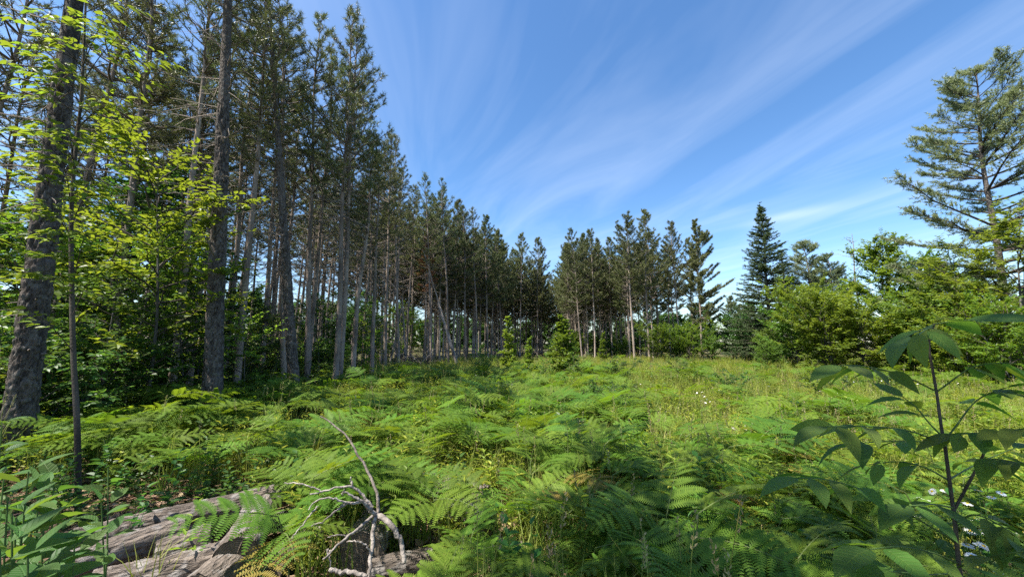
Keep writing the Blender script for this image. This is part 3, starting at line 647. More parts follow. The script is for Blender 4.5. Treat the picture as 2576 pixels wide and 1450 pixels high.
# right block understory and field saplings
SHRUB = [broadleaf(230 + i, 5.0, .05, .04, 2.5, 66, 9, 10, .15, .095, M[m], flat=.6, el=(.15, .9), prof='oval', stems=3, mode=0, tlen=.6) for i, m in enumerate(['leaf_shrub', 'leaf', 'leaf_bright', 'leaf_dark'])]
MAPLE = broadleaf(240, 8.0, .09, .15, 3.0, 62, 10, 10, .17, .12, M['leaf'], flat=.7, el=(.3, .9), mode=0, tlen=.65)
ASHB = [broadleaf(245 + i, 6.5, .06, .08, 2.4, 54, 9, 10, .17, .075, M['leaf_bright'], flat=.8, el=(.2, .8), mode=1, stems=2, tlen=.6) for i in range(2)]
S = [  # name, mesh, px, Y, top py, label
 ('shrub', SHRUB[3], 1845, 37, 800, 'dark leafy bush at the foot of the outermost right pine'),
 ('shrub', SHRUB[1], 1700, 36, 842, 'low green bush at the foot of the dark trunked leaning pine'),
 ('shrub', SHRUB[1], 1655, 35.5, 835, 'narrow green bush right of the thin bright trunk'),
 ('shrub', SHRUB[1], 1735, 35, 830, 'green bush between the leaning pine and the outermost pine'),
 ('shrub', SHRUB[0], 1790, 34, 848, 'pale green bush in front of the outermost right pine'),
 ('shrub', SHRUB[3], 1895, 33, 812, 'dark bush left of the tall spruce'),
 ('shrub', SHRUB[0], 1950, 27, 835, 'grey-green bushy tree hiding the foot of the tall spruce'),
 ('shrub', SHRUB[0], 2010, 25, 775, 'big rounded bush right of the spruce foot'),
 ('shrub', SHRUB[1], 2085, 23, 765, 'tall green bush with thin pale stem, below the young white pines'),
 ('shrub', SHRUB[2], 2110, 19.5, 750, 'bright yellow-green bush low in the middle of the right hedge'),
 ('shrub', SHRUB[2], 2195, 18.5, 765, 'wide yellow-green bush in front of the maple'),
 ('maple_tree', MAPLE, 2255, 21.5, 618, 'round crowned maple in the middle of the right hedge'),
 ('maple_tree', MAPLE, 2340, 22, 650, 'second maple crown right of the round one'),
 ('shrub', SHRUB[1], 2290, 18, 770, 'green bush below the maple'),
 ('shrub', SHRUB[0], 2360, 17, 745, 'loose green bush right of the maple'),
 ('shrub', SHRUB[3], 2420, 17.5, 760, 'shaded bush behind the bright ash trees'),
 ('ash_tree', ASHB[0], 2480, 15, 640, 'bright yellow-green ash left of the one at the right edge'),
 ('ash_tree', ASHB[1], 2575, 13.5, 560, 'tallest bright yellow-green ash at the right edge'),
 ('shrub', SHRUB[2], 2440, 13.8, 800, 'low bright bush under the ash trees'),
 ('shrub', SHRUB[1], 2560, 12.2, 790, 'green bush at the right edge below the tall ash'),
 ('shrub', SHRUB[0], 1925, 21.5, 865, 'low round bush standing out in the meadow before the hedge'),
 ('shrub', SHRUB[3], 2310, 20.5, 800, 'dark bush in the gap under the maples'),
]
for nm, me, px, Y, tp, lab in S:
    h0 = 5.0 if nm == 'shrub' else (8.0 if nm == 'maple_tree' else 6.5)
    plant_tree(nm, me, lab, base_x(px, Y), Y, g1.random() * 6.28, (1.12 if nm == 'shrub' else .93 if nm == 'maple_tree' else 1.0) * tree_h(tp, Y) / h0, 'hedge trees and bushes on the right', 'bush' if nm == 'shrub' else 'tree')
# distant trees closing the horizon
FAR = broadleaf(250, 9.0, .14, .02, 4.2, 70, 6, 10, .32, .22, M['leaf_dark'], flat=.5, mode=0, tlen=.9)
i = 0
for x, y in [(xx_, 78 + 3 * math.sin(xx_)) for xx_ in range(-30, 40, 4)] + [(xx_ + 2, 84) for xx_ in range(-34, 44, 4)] + [(-27, yy_) for yy_ in range(18, 76, 4)] + [(-34, 30), (-33, 40), (-37, 22), (-31, 48), (-29, 56), (-24, 62), (-19, 68), (-36, 12), (30, 60), (36, 56), (42, 50), (47, 44), (50, 36), (26, 70), (48, 28), (-38, 5), (12, 74), (4, 76), (-6, 74), (-13, 72)]:
    plant_tree('distant_tree', FAR, 'distant round leafy tree closing the view behind the pines and the hedge', x, y, i * 1.7, .55 + .25 * g1.random(), 'distant trees behind the stands'); i += 1
for i in range(26):
    x = 4.5 + 17 * g1.random(); y = 43 + 16 * g1.random()
    plant_tree('understory_bush', SHRUB[3] if i % 2 else SHRUB[1], 'dim leafy bush among the trunks inside the right block', x, y, g1.random() * 6.28, .35 + .3 * g1.random(), 'bushes inside the right block', 'bush')
# young trees out in the meadow
FS1 = broadleaf(260, 2.3, .016, .03, .75, 54, 20, 9, .11, .065, M['leaf_bright'], flat=.5, prof='cone', el=(.4, 1.0), tlen=.28)
FS2 = broadleaf(261, 2.2, .014, .1, .42, 30, 22, 9, .11, .06, M['leaf_bright'], flat=.5, prof='cone', el=(.5, 1.1), tlen=.25)
FS3 = broadleaf(262, 1.4, .012, .03, .75, 22, 10, 8, .085, .05, M['leaf_shrub'], flat=.6, prof='oval', stems=3, tlen=.3)
plant_tree('young_tree', FS1, 'cone shaped yellow-green young tree in the middle of the meadow', base_x(1422, 17.5), 17.5, .4, tree_h(800, 17.5) / 2.3, 'young trees in the meadow')
plant_tree('young_tree', FS2, 'slender young tree left of the cone shaped one', base_x(1286, 19.5), 19.5, 1.4, tree_h(795, 19.5) / 2.2, 'young trees in the meadow')
plant_tree('young_tree', FS2, 'short thin young tree between the slender and the cone shaped one', base_x(1330, 19), 19, 2.4, tree_h(845, 19) / 2.2, 'young trees in the meadow')
plant_tree('young_tree', FS2, 'small young tree before the pair of bright trunks in the right block', base_x(1517, 30), 30, 2.4, tree_h(838, 30) / 2.2, 'young trees in the meadow')
plant_tree('young_bush', FS3, 'bushy growth left of the slender young tree', base_x(1222, 17), 17, 2.0, 1.0, 'bushes in the meadow', 'bush')
plant_tree('young_bush', FS3, 'bushy growth at the foot of the cone shaped young tree', base_x(1450, 16), 16, .3, .85, 'bushes in the meadow', 'bush')
plant_tree('young_bush', FS3, 'low bush left in front of the cone shaped young tree', base_x(1370, 16.2), 16.2, 4.3, .75, 'bushes in the meadow', 'bush')

FS4 = broadleaf(263, 1.0, .010, .03, .62, 22, 14, 8, .075, .045, M['leaf_dark'], flat=.6, prof='oval', stems=3, tlen=.25)
for px, Y, sc_, lab in ((1495, 9.4, .75, 'dark low bush in the middle of the ferny meadow'), (1608, 9.0, .7, 'second dark low bush right of the middle one'), (1838, 11.5, .75, 'dark low bush behind the tight daisy cluster'), (2075, 10.5, .8, 'dark low bush in the right meadow before the hedge'),
                        (1560, 15, .9, 'dark low bush far out behind the cone shaped young tree'), (1715, 16.5, .9, 'dark low bush far out before the right block'), (2230, 12, .8, 'dark low bush behind the ash sapling'), (1255, 9.6, .7, 'dark low bush among the ferns left of the middle')):
    plant_tree('meadow_bush', FS4, lab, base_x(px, Y), Y, g1.random() * 6.28, sc_, 'dark low bushes in the meadow', 'bush')

# the leafy tree whose crown hangs over the camera and dapples the foreground
OVER = broadleaf(270, 9.5, .13, .54, 2.9, 34, 5, 8, .14, .095, M['leaf'], flat=.7, el=(.1, .6), mode=1, tlen=.7)
plant_tree('maple_tree', OVER, 'maple behind the camera whose crown dapples the foreground', -2.2, -.7, 1.0, 1.0, 'trees behind the camera')
plant_tree('maple_tree', OVER, 'second maple behind the camera shading the right foreground', -.5, -.55, 3.9, 1.0, 'trees behind the camera')

# bare snag in the hedge
def snag():
    g = np.random.default_rng(4); o = thing('dead_snag', 'bare grey dead tree top sticking out of the right hedge', 'tree', tuple(at(2175, 862, 23.5) * [1, 1, 0]))
    Ht = tree_h(588, 23.5); mb = MB(); z = np.linspace(0, Ht, 12); P = np.stack([.08 * np.sin(z), .05 * np.sin(z * 1.3), z], -1)
    V, q = tubes(P, .085 * (1 - z / Ht) + .012, 7); mb.add(V, q); obj('trunk', mb.mesh('trunk', M['driftwood'], True), o)
    mb = MB()
    for k in range(24):
        h = Ht * g.uniform(.45, .97); L = (Ht - h) * .45 + .25; a = g.random() * 6.28; s = np.linspace(0, 1, 5)[:, None]
        P = np.array([0, 0, h]) + np.array([math.cos(a), math.sin(a), .5]) * L * s + g.normal(0, .05, (5, 3)) * s; V, q = tubes(P, .02 * (1 - .8 * s[:, 0]), 4); mb.add(V, q)
    obj('branches', mb.mesh('branches', M['driftwood'], True), o)
snag()

# ------------------------------------------------------------------ scattered growth nobody could count
def scatter(name, temps, mats, pts, rot, scl, label, cat):
    """one object: template clumps plus loose points, instanced inside by geometry nodes"""
    Vs, As, F3, F4, Ms, TID = [], [], [], [], [], []; n0 = 0
    for k, mb in enumerate(temps):
        V, A, f3, f4, m = mb.arrays(); Vs.append(V); As.append(A); F3.append((f3 + n0, m[:len(f3)])); F4.append((f4 + n0, m[len(f3):])); TID.append(np.full(len(V), k)); n0 += len(V)
    n = len(pts); Vs.append(np.asarray(pts)); As.append(np.zeros(n)); TID.append(np.full(n, -1))
    f3 = np.concatenate([a for a, b in F3]); f4 = np.concatenate([a for a, b in F4]); m = np.concatenate([b for a, b in F3] + [b for a, b in F4])
    V = np.concatenate(Vs); me = bpy.data.meshes.new(name)
    me = make_mesh(name, V, np.concatenate(As), f3, f4, m, mats)
    tot = len(V); k0 = tot - n
    def att(nm, ty, arr, key='value'):
        a = me.attributes.new(nm, ty, 'POINT'); a.data.foreach_set(key, arr)
    att('tid', 'INT', np.concatenate(TID).astype(np.int32))
    r = np.zeros((tot, 3), np.float32); r[k0:] = rot; att('rot', 'FLOAT_VECTOR', r.ravel(), 'vector')
    s = np.ones(tot, np.float32); s[k0:] = scl; att('scl', 'FLOAT', s)
    p = np.zeros(tot, np.int32); p[k0:] = np.random.default_rng(3).integers(0, len(temps), n); att('pick', 'INT', p)
    o = obj(name, me)
    ng = bpy.data.node_groups.new(name + '_scatter', 'GeometryNodeTree')
    ng.interface.new_socket('Geometry', in_out='INPUT', socket_type='NodeSocketGeometry'); ng.interface.new_socket('Geometry', in_out='OUTPUT', socket_type='NodeSocketGeometry')
    A_ = ng.nodes.new; C_ = ng.links.new; gi = A_('NodeGroupInput'); go = A_('NodeGroupOutput')
    def named(nm, ty):
        x = A_('GeometryNodeInputNamedAttribute'); x.data_type = ty; x.inputs['Name'].default_value = nm; return x.outputs['Attribute']
    tid = named('tid', 'INT')
    def sep(val):
        c = A_('FunctionNodeCompare'); c.data_type = 'INT'; c.operation = 'EQUAL'
        ii = [q for q in c.inputs if q.type == 'INT']; C_(tid, ii[0]); ii[1].default_value = val
        sg = A_('GeometryNodeSeparateGeometry'); sg.domain = 'POINT'; C_(gi.outputs[0], sg.inputs['Geometry']); C_(c.outputs['Result'], sg.inputs['Selection']); return sg.outputs['Selection']
    jn = A_('GeometryNodeJoinGeometry')
    for k in range(len(temps)):
        ti = A_('GeometryNodeGeometryToInstance'); C_(sep(k), ti.inputs[0]); C_(ti.outputs[0], jn.inputs[0])
    ip = A_('GeometryNodeInstanceOnPoints'); C_(sep(-1), ip.inputs['Points']); C_(jn.outputs[0], ip.inputs['Instance'])
    ip.inputs['Pick Instance'].default_value = True; C_(named('pick', 'INT'), ip.inputs['Instance Index'])
    er = A_('FunctionNodeEulerToRotation'); C_(named('rot', 'FLOAT_VECTOR'), er.inputs[0]); C_(er.outputs[0], ip.inputs['Rotation'])
    C_(named('scl', 'FLOAT'), ip.inputs['Scale']); C_(ip.outputs[0], go.inputs[0])
    md = o.modifiers.new('scatter', 'NODES'); md.node_group = ng
    return tag(o, label, cat, None, 'stuff')

# ------------------------------------------------------------------ bracken
def frond_into(mb, g, L, P0, az, el, droop=.5, npair=11, detail=1.0, twist=0., v0=.5, rach=True):
    """a bracken blade: rachis with pairs of pinnae, each cut into pinnules"""
    t = np.linspace(0, 1, npair + 2)[1:-1]; ca, sa = math.cos(az), math.sin(az)
    def rp(u):
        u = np.asarray(u); r = L * (u * math.cos(el) + .04 * u * u); z = L * (u * math.sin(el) - droop * u * u * .55)
        return np.stack([r * ca, r * sa, z], -1) + P0
    fw = nrm(rp(np.minimum(t + .02, 1)) - rp(t - .02)); side = np.array([-sa, ca, 0.]); side = np.tile(side, (len(t), 1)); up = np.cross(fw, side); 
    if twist: side, up = side * math.cos(twist) + up * math.sin(twist), up * math.cos(twist) - side * math.sin(twist)
    if rach:
        uu = np.linspace(0, 1, 7); V, q = tubes(rp(uu), .0035 * (1 - .8 * uu), 3); mb.add(V, q, v=v0, mat=1)
    pl = L * (.46 * (1 - t) ** .75 + .05) * g.uniform(.88, 1.1, len(t))
    for sgn in (-1, 1):
        for i in range(len(t)):
            base = rp(t[i]); d = nrm(side[i] * sgn * .86 + fw[i] * (.42 + .1 * g.normal()) + up[i] * (.16 + .08 * g.normal()))
            m = max(4, int((4 + pl[i] / .017) * detail)); u = (np.arange(m) + .5) / m
            dp = -.30 * pl[i]
            mid = base + d * (u * pl[i])[:, None] + np.array([0, 0, 1]) * (dp * u * u)[:, None] * .8
            dd = nrm(d + np.array([0, 0, dp / pl[i] * 1.2]) * u[:, None])
            sd = nrm(np.cross(dd, up[i] + g.normal(0, .08, 3)))
            ln = np.maximum(pl[i] * .17 * (1 - u) ** .7 * (1 - np.exp(-u * 9)) + .007, .006); wd = pl[i] / m * .46
            for s2 in (-1, 1):
                e = nrm(sd * s2 + dd * .35 + up[i] * g.normal(.05, .12))
                tip = mid + e * ln[:, None]; w1 = dd * wd
                V = np.stack([mid - w1, mid + w1, tip + w1 * .45, tip - w1 * .25], 1).reshape(-1, 3)
                mb.add(V, np.arange(4 * m).reshape(-1, 4), v=np.repeat(np.clip(v0 + g.normal(0, .13, m), 0, 1), 4))

FERNMATS = [M['fern'], M['fern_stem']]
def fern_spec(seed):
    g = np.random.default_rng(seed); h = g.uniform(.36, .62); L = g.uniform(.48, .66); n = g.integers(3, 5); a0 = g.random() * 6.28
    fr = [(L * (1 if k == 0 else g.uniform(.6, .9)), a0 + (0 if k == 0 else (1.25 if k == 1 else -1.25 if k == 2 else 3.0) + g.normal() * .2), g.uniform(.15, .5), h * (1 if k == 0 else g.uniform(.78, .95)), g.normal() * .25) for k in range(n)]
    return g, h, fr
NF = 7; FERN_FR = []; FERN_STEM = []; FERN_WHOLE = []; FERN_T = []
for i in range(NF):
    g, h, fr = fern_spec(400 + i); parts = []
    whole = MB(); tmp = MB()
    z = np.linspace(0, 1, 6); lean = np.array([math.cos(fr[0][1]), math.sin(fr[0][1]), 0]) * .10
    P = np.array([0, 0, 1.]) * (z * h)[:, None] + lean * (z ** 2)[:, None]
    V, q = tubes(P, .0055 - .002 * z, 4)
    ms = MB(); ms.add(V, q); FERN_STEM.append(ms.mesh('stem', M['fern_stem'], True)); whole.add(V, q, mat=1)
    for (L, az, el, hh, tw) in fr:
        P0 = np.array([0, 0, hh]) + lean * (hh / h) ** 2
        m1 = MB(); frond_into(m1, g, L, P0, az, el, droop=g.uniform(.3, .7), npair=int(g.integers(9, 11)), twist=tw, v0=g.uniform(.3, .7)); parts.append(m1.mesh('frond', FERNMATS))
        frond_into(whole, g, L, P0, az, el, droop=g.uniform(.3, .7), npair=9, detail=.8, twist=tw, v0=g.uniform(.3, .7))
    FERN_FR.append(parts); FERN_T.append(whole); FERN_WHOLE.append(whole.mesh('bracken_fern', FERNMATS))

def fern_ok(x, y, g):
    px, py = proj(x, y, .45)
    qx, qy = proj(x, y, 0.)
    if px < -250 or px > 2800 or y < 1.55: return 0
    d = 1.0 if vnoise(np.array(x * .8 + 30), np.array(y * .8 + 30), 15) > .30 else .15
    if px < 760 and 1225 < qy: d = .0            # log pile and bare litter
    if px < 1060 and y < 2.95 and px > 640: d = .0 if px > 820 else .05
    if px < 860 and y < 2.3: d = 0
    if px < 760 and 1110 < qy <= 1225: d = .75 if px < 330 else .3
    if 560 < px < 1260 and qy > 1200: d = min(d, .62)
    if 1030 < px < 1270 and 1215 < qy < 1420: d = .02
    if px > 1620 and 900 < py < 1130: d = .03 + .5 * max(0, vnoise(np.array(x * .5 + 7), np.array(y * .5), 5) - .62)
    if px > 1560 and py < 960: d = .10
    if px > 2150 and py >= 1090: d = .10
    if px > 1900 and 1130 <= py: d = .5 if px < 2150 else .12
    if px < 900 and py < 985 and y > 9: d = .35
    if y > 14: d *= max(0., (21 - y) / 7)
    if px > 2150 and 13 < y < 22: d = .6
    return d
gf = np.random.default_rng(55); cand = []
for i in range(16000):
    y = 1.5 + 22 * gf.random() ** 1.0; x = (gf.random() * 2 - 1) * (1.5 * y + .6)
    if gf.random() < fern_ok(x, y, gf): cand.append((x, y))
# thin to a spacing that grows slowly with distance
grid = {}; ferns = []
for x, y in cand:
    r = .20 + .006 * y; c = (int(x / .45), int(y / .45)); ok = True
    for a in (-1, 0, 1):
        for b in (-1, 0, 1):
            for (u_, v_) in grid.get((c[0] + a, c[1] + b), []):
                if (u_ - x) ** 2 + (v_ - y) ** 2 < r * r: ok = False
    if ok: grid.setdefault(c, []).append((x, y)); ferns.append((x, y))
ferns.sort(key=lambda p: p[1] + .1 * abs(p[0]))
def fern_label(x, y):
    px, py = proj(x, y, .5)
    if px < 760: side = 'before the left pines'
    elif px < 1300: side = 'behind and among the logs' if y < 3.6 else 'in the sunny middle left of the meadow'
    elif px < 1900: side = 'in the centre foreground' if y < 3.6 else 'in the middle of the meadow'
    else: side = 'beside the ash sapling' if y < 3.6 else 'in the right meadow'
    dist = 'large near' if y < 2.7 else ('near' if y < 3.6 else 'mid-sized')
    return '%s bracken fern with arching toothed fronds %s' % (dist, side), 'bracken ferns ' + side
OLDF = []
for k in range(2):
    m1 = MB(); frond_into(m1, np.random.default_rng(480 + k), .5, np.array([0, 0, .4]), 0., .3, droop=.9, npair=9, v0=.5); OLDF.append(m1.mesh('frond', [M['fern_old'], M['fern_stem']]))
def fern_size(x, y): return float(.62 + .85 * vnoise(np.array(x * 1.1 + 3), np.array(y * 1.1 + 8), 17))
NIND = 290
for i, (x, y) in enumerate(ferns[:NIND]):
    k = gf.integers(NF); z = float(gz(x, y)); lab, gr = fern_label(x, y); sc = gf.uniform(.8, 1.15) * fern_size(x, y); rt = (gf.normal() * .08, gf.normal() * .08, gf.random() * 6.28)
    if i < 120:
        o = thing('bracken_fern', lab, 'fern', (x, y, z), rt, sc, gr)
        obj('stem', FERN_STEM[k], o)
        for me in FERN_FR[k]: obj('frond', me, o)
        if i % 11 == 3: q_ = obj('frond', OLDF[i % 2], o); q_['label'] = 'yellowed drooping frond'
    else:
        o = obj('bracken_fern', FERN_WHOLE[k]); o.location = (x, y, z); o.rotation_euler = rt; o.scale = (sc,) * 3; tag(o, lab, 'fern', gr)
rest = np.array(ferns[NIND:]); nr = len(rest); print('ferns', len(ferns))
scatter('bracken_thicket', FERN_T[:5], FERNMATS, np.column_stack([rest, gz(rest[:, 0], rest[:, 1])]),
        np.column_stack([gf.normal(0, .1, nr), gf.normal(0, .1, nr), gf.random(nr) * 6.28]), gf.uniform(.75, 1.15, nr) * np.array([fern_size(a, b) for a, b in rest]), 'dense bracken fern thicket spreading across the meadow', 'ferns')

# ------------------------------------------------------------------ meadow grass, herbs, forest floor plants
def grass_tuft(seed, nb, h, w=.006, seeds=0, spread=.12):
    g = np.random.default_rng(seed); mb = MB(); a = g.random(nb) * 6.28; ln = h * g.uniform(.5, 1.1, nb); s = np.linspace(0, 1, 5)[None]
    b = np.stack([g.normal(0, spread * .5, nb), g.normal(0, spread * .5, nb), np.zeros(nb)], -1)
    bend = g.uniform(.1, .65, nb)[:, None]; r = ln[:, None] * bend * s ** 2; z = ln[:, None] * (s - .28 * bend * s ** 3)
    P = b[:, None] + np.stack([r * np.cos(a)[:, None], r * np.sin(a)[:, None], z], -1)
    ta = a + 1.57 + g.normal(0, .6, nb); sd = np.stack([np.cos(ta), np.sin(ta), 0 * ta], -1)[:, None]; wd = (w * (1 - s ** 1.5) + .0006)[..., None]
    V = np.stack([P - sd * wd, P + sd * wd], 2).reshape(-1, 3); q = []
    for i in range(4):
        b0 = np.arange(nb) * 10 + i * 2; q.append(np.stack([b0, b0 + 1, b0 + 3, b0 + 2], -1))
    mb.add(V, np.concatenate(q), v=np.repeat(g.random(nb), 10))
    for k in range(seeds):     # stalks with seed heads
        aa = g.random() * 6.28; H = h * g.uniform(1.1, 1.5); top = np.array([math.cos(aa) * .12, math.sin(aa) * .12, H]); s1 = np.linspace(0, 1, 4)[:, None]
        Vt, qt = tubes(top * s1 ** np.array([2, 2, 1]), np.full(4, .0016), 3); mb.add(Vt, qt, v=.8)
        n = 14; pp = top * (1 - g.random((n, 1)) * .16) + g.normal(0, .006, (n, 3)); Vl, fl, kv = leaves(pp, nrm(g.normal(0, .6, (n, 3)) + [0, 0, 1]), rng.normal(size=(n, 3)), np.full(n, .022), np.full(n, .009), mode=0); mb.add(Vl, fl, v=np.repeat(g.random(n), kv), mat=1)
    return mb
def herb(seed, h, n, L, W, narrow=False, stems=2):
    g = np.random.default_rng(seed); mb = MB()
    for st in range(stems):
        a = g.random() * 6.28; hh = h * g.uniform(.7, 1.1); s = np.linspace(0, 1, 5)[:, None]; tip = np.array([math.cos(a) * hh * .25, math.sin(a) * hh * .25, hh]) + 0
        b = np.array([g.normal() * .04, g.normal() * .04, 0]); P = b + tip * s ** np.array([1.6, 1.6, 1]); V, q = tubes(P, .003 * (1 - .6 * s[:, 0]), 3); mb.add(V, q, v=.4)
        f = np.linspace(.15, .99, n); pp = b + tip * f[:, None] ** np.array([1.6, 1.6, 1]); az = np.arange(n) * 2.4 + g.normal(0, .3, n)
        d = np.stack([np.cos(az), np.sin(az), .35 + .5 * f], -1); ls = g.uniform(.7, 1.1, n) * (1 - .35 * f)
        V, fc, kv = leaves(pp, d, np.tile([0, 0, 1.], (n, 1)) + g.normal(0, .2, (n, 3)), L * ls, W * ls, droop=.35); mb.add(V, fc, v=np.repeat(g.random(n), kv))
    return mb
gg = np.random.default_rng(66)
def grass_den(x, y):
    px, py = proj(x, y, .3)
    if y > 40: return 0
    if y < 1.6 or px < -150 or px > 2750: return 0
    if x < edge_line(y) + .8: return .12
    d = .45
    if px > 1640: d = 1.0
    if y > 13: d = .9
    if px < 1200 and y > 9: d = .9
    if px < 750 and y < 5: d = .1
    if px < 760 and proj(x, y, 0)[1] > 1225: d = .015
    if 800 < px < 1280 and y < 4: d = .12
    if 780 < px < 1080 and y < 3.1: d = .01
    return d
def field(n, ymin, ymax, pw, den, wide=1.5):
    out = []
    while len(out) < n:
        y = ymin + (ymax - ymin) * gg.random() ** pw; x = (gg.random() * 2 - 1) * (wide * y + .5)
        if gg.random() < den(x, y): out.append((x, y))
    return np.array(out)
pts = field(9000, 1.6, 40, 1.25, grass_den); n = len(pts)
scatter('meadow_grass', [grass_tuft(1, 26, .5), grass_tuft(2, 22, .58), grass_tuft(3, 30, .42), grass_tuft(4, 18, .62, seeds=1)], [M['grass'], M['seed']],
        np.column_stack([pts, gz(pts[:, 0], pts[:, 1])]), np.column_stack([0 * pts[:, 0], 0 * pts[:, 0], gg.random(n) * 6.28]), np.where((pts[:, 1] < 3.4) & (pts[:, 0] > 1.), .55, 1.) * gg.uniform(.6, 1.15, n), 'tall meadow grass with pale seed heads between the ferns', 'grass')
pts = field(5600, 3.0, 38, 1.2, lambda x, y: grass_den(x, y) * float(.25 + vnoise(np.array(x * .45), np.array(y * .45), 8))); n = len(pts)
scatter('meadow_herbs', [herb(1, .55, 14, .10, .032), herb(2, .42, 12, .085, .04), herb(3, .7, 20, .10, .024), herb(4, .38, 10, .08, .045)], [M['herb']],
        np.column_stack([pts, gz(pts[:, 0], pts[:, 1])]), np.column_stack([0 * pts[:, 0], 0 * pts[:, 0], gg.random(n) * 6.28]), gg.uniform(.7, 1.3, n), 'mixed leafy herbs growing through the meadow', 'plants')
pts = field(3600, 1.7, 26, 1.1, lambda x, y: (.02 if proj(x, y, 0)[0] < 780 and proj(x, y, 0)[1] > 1300 else .01 if proj(x, y, 0)[0] < 1260 and y < 3.3 else .5 if proj(x, y, 0)[0] < 780 and proj(x, y, 0)[1] > 1150 else 1.0 if x < edge_line(y) + 2.2 else .12)); n = len(pts)
scatter('forest_floor_plants', [herb(11, .32, 9, .085, .05, stems=3), herb(12, .24, 8, .075, .05, stems=3), herb(13, .45, 11, .09, .055, stems=3)], [M['leaf_dark']],
        np.column_stack([pts, gz(pts[:, 0], pts[:, 1])]), np.column_stack([0 * pts[:, 0], 0 * pts[:, 0], gg.random(n) * 6.28]), gg.uniform(.7, 1.4, n), 'low green seedlings and leafy plants carpeting the forest floor', 'plants')
def litter_t(seed):
    g = np.random.default_rng(seed); mb = MB(); n = 14; pp = np.column_stack([g.normal(0, .09, (n, 2)), .006 + .014 * g.random(n)]); a = g.random(n) * 6.28
    V, fc, kv = leaves(pp, np.column_stack([np.cos(a), np.sin(a), g.normal(0, .15, n)]), np.tile([0, 0, 1.], (n, 1)) + g.normal(0, .25, (n, 3)), g.uniform(.03, .075, n), g.uniform(.02, .045, n), droop=-.25); mb.add(V, fc, v=np.repeat(g.random(n), kv)); return mb
pts = field(4000, 1.2, 11, 1.0, lambda x, y: 1.0 if x < 1.5 else .3); n = len(pts)
scatter('leaf_litter', [litter_t(i) for i in range(4)], [M['litter']], np.column_stack([pts, gz(pts[:, 0], pts[:, 1]) + .012]), np.column_stack([0 * pts[:, 0], 0 * pts[:, 0], gg.random(n) * 6.28]), gg.uniform(.8, 1.4, n), 'dry brown leaf litter on the ground around the logs', 'leaves')

# ------------------------------------------------------------------ single leaves as parts
def leaf_mesh(name, L, W, mat, mode=2, fold=.12, droop=.2, v=.5):
    V, fc, k = leaves(np.zeros((1, 3)), np.array([[1., 0, 0]]), np.array([[0, 0, 1.]]), np.array([L]), np.array([W]), fold, droop, mode)
    mb = MB(); mb.add(V, fc, v=v); return mb.mesh(name, mat, True)
def leaf_obj(name, me, parent, pos, d, up, sc=1.0):
    d = Vector(d).normalized(); s = Vector(up).cross(d).normalized(); u = d.cross(s)
    o = obj(name, me, parent); m = Matrix((d, s, u)).transposed().to_4x4() @ Matrix.Scale(sc, 4); m.translation = Vector(pos); o.matrix_local = m
    return o
def poly(pts, n=12):
    pts = np.asarray(pts, float); t = np.linspace(0, 1, len(pts)); tt = np.linspace(0, 1, n)
    P = np.stack([np.interp(tt, t, pts[:, i]) for i in range(3)], -1)
    for _ in range(2): P[1:-1] = .25 * P[:-2] + .5 * P[1:-1] + .25 * P[2:]
    return P
def rod(name, pts, r0, r1, mat, parent, n=12, sides=6, wob=0, seed=0):
    P = poly(pts, n)
    if wob: P[1:-1] += np.random.default_rng(seed).normal(0, wob, (n - 2, 3))
    V, q = tubes(P, np.linspace(r0, r1, n), sides); mb = MB(); mb.add(V, q, v=np.repeat(np.random.default_rng(seed).random(n), sides)); return obj(name, mb.mesh(name, mat, True), parent)

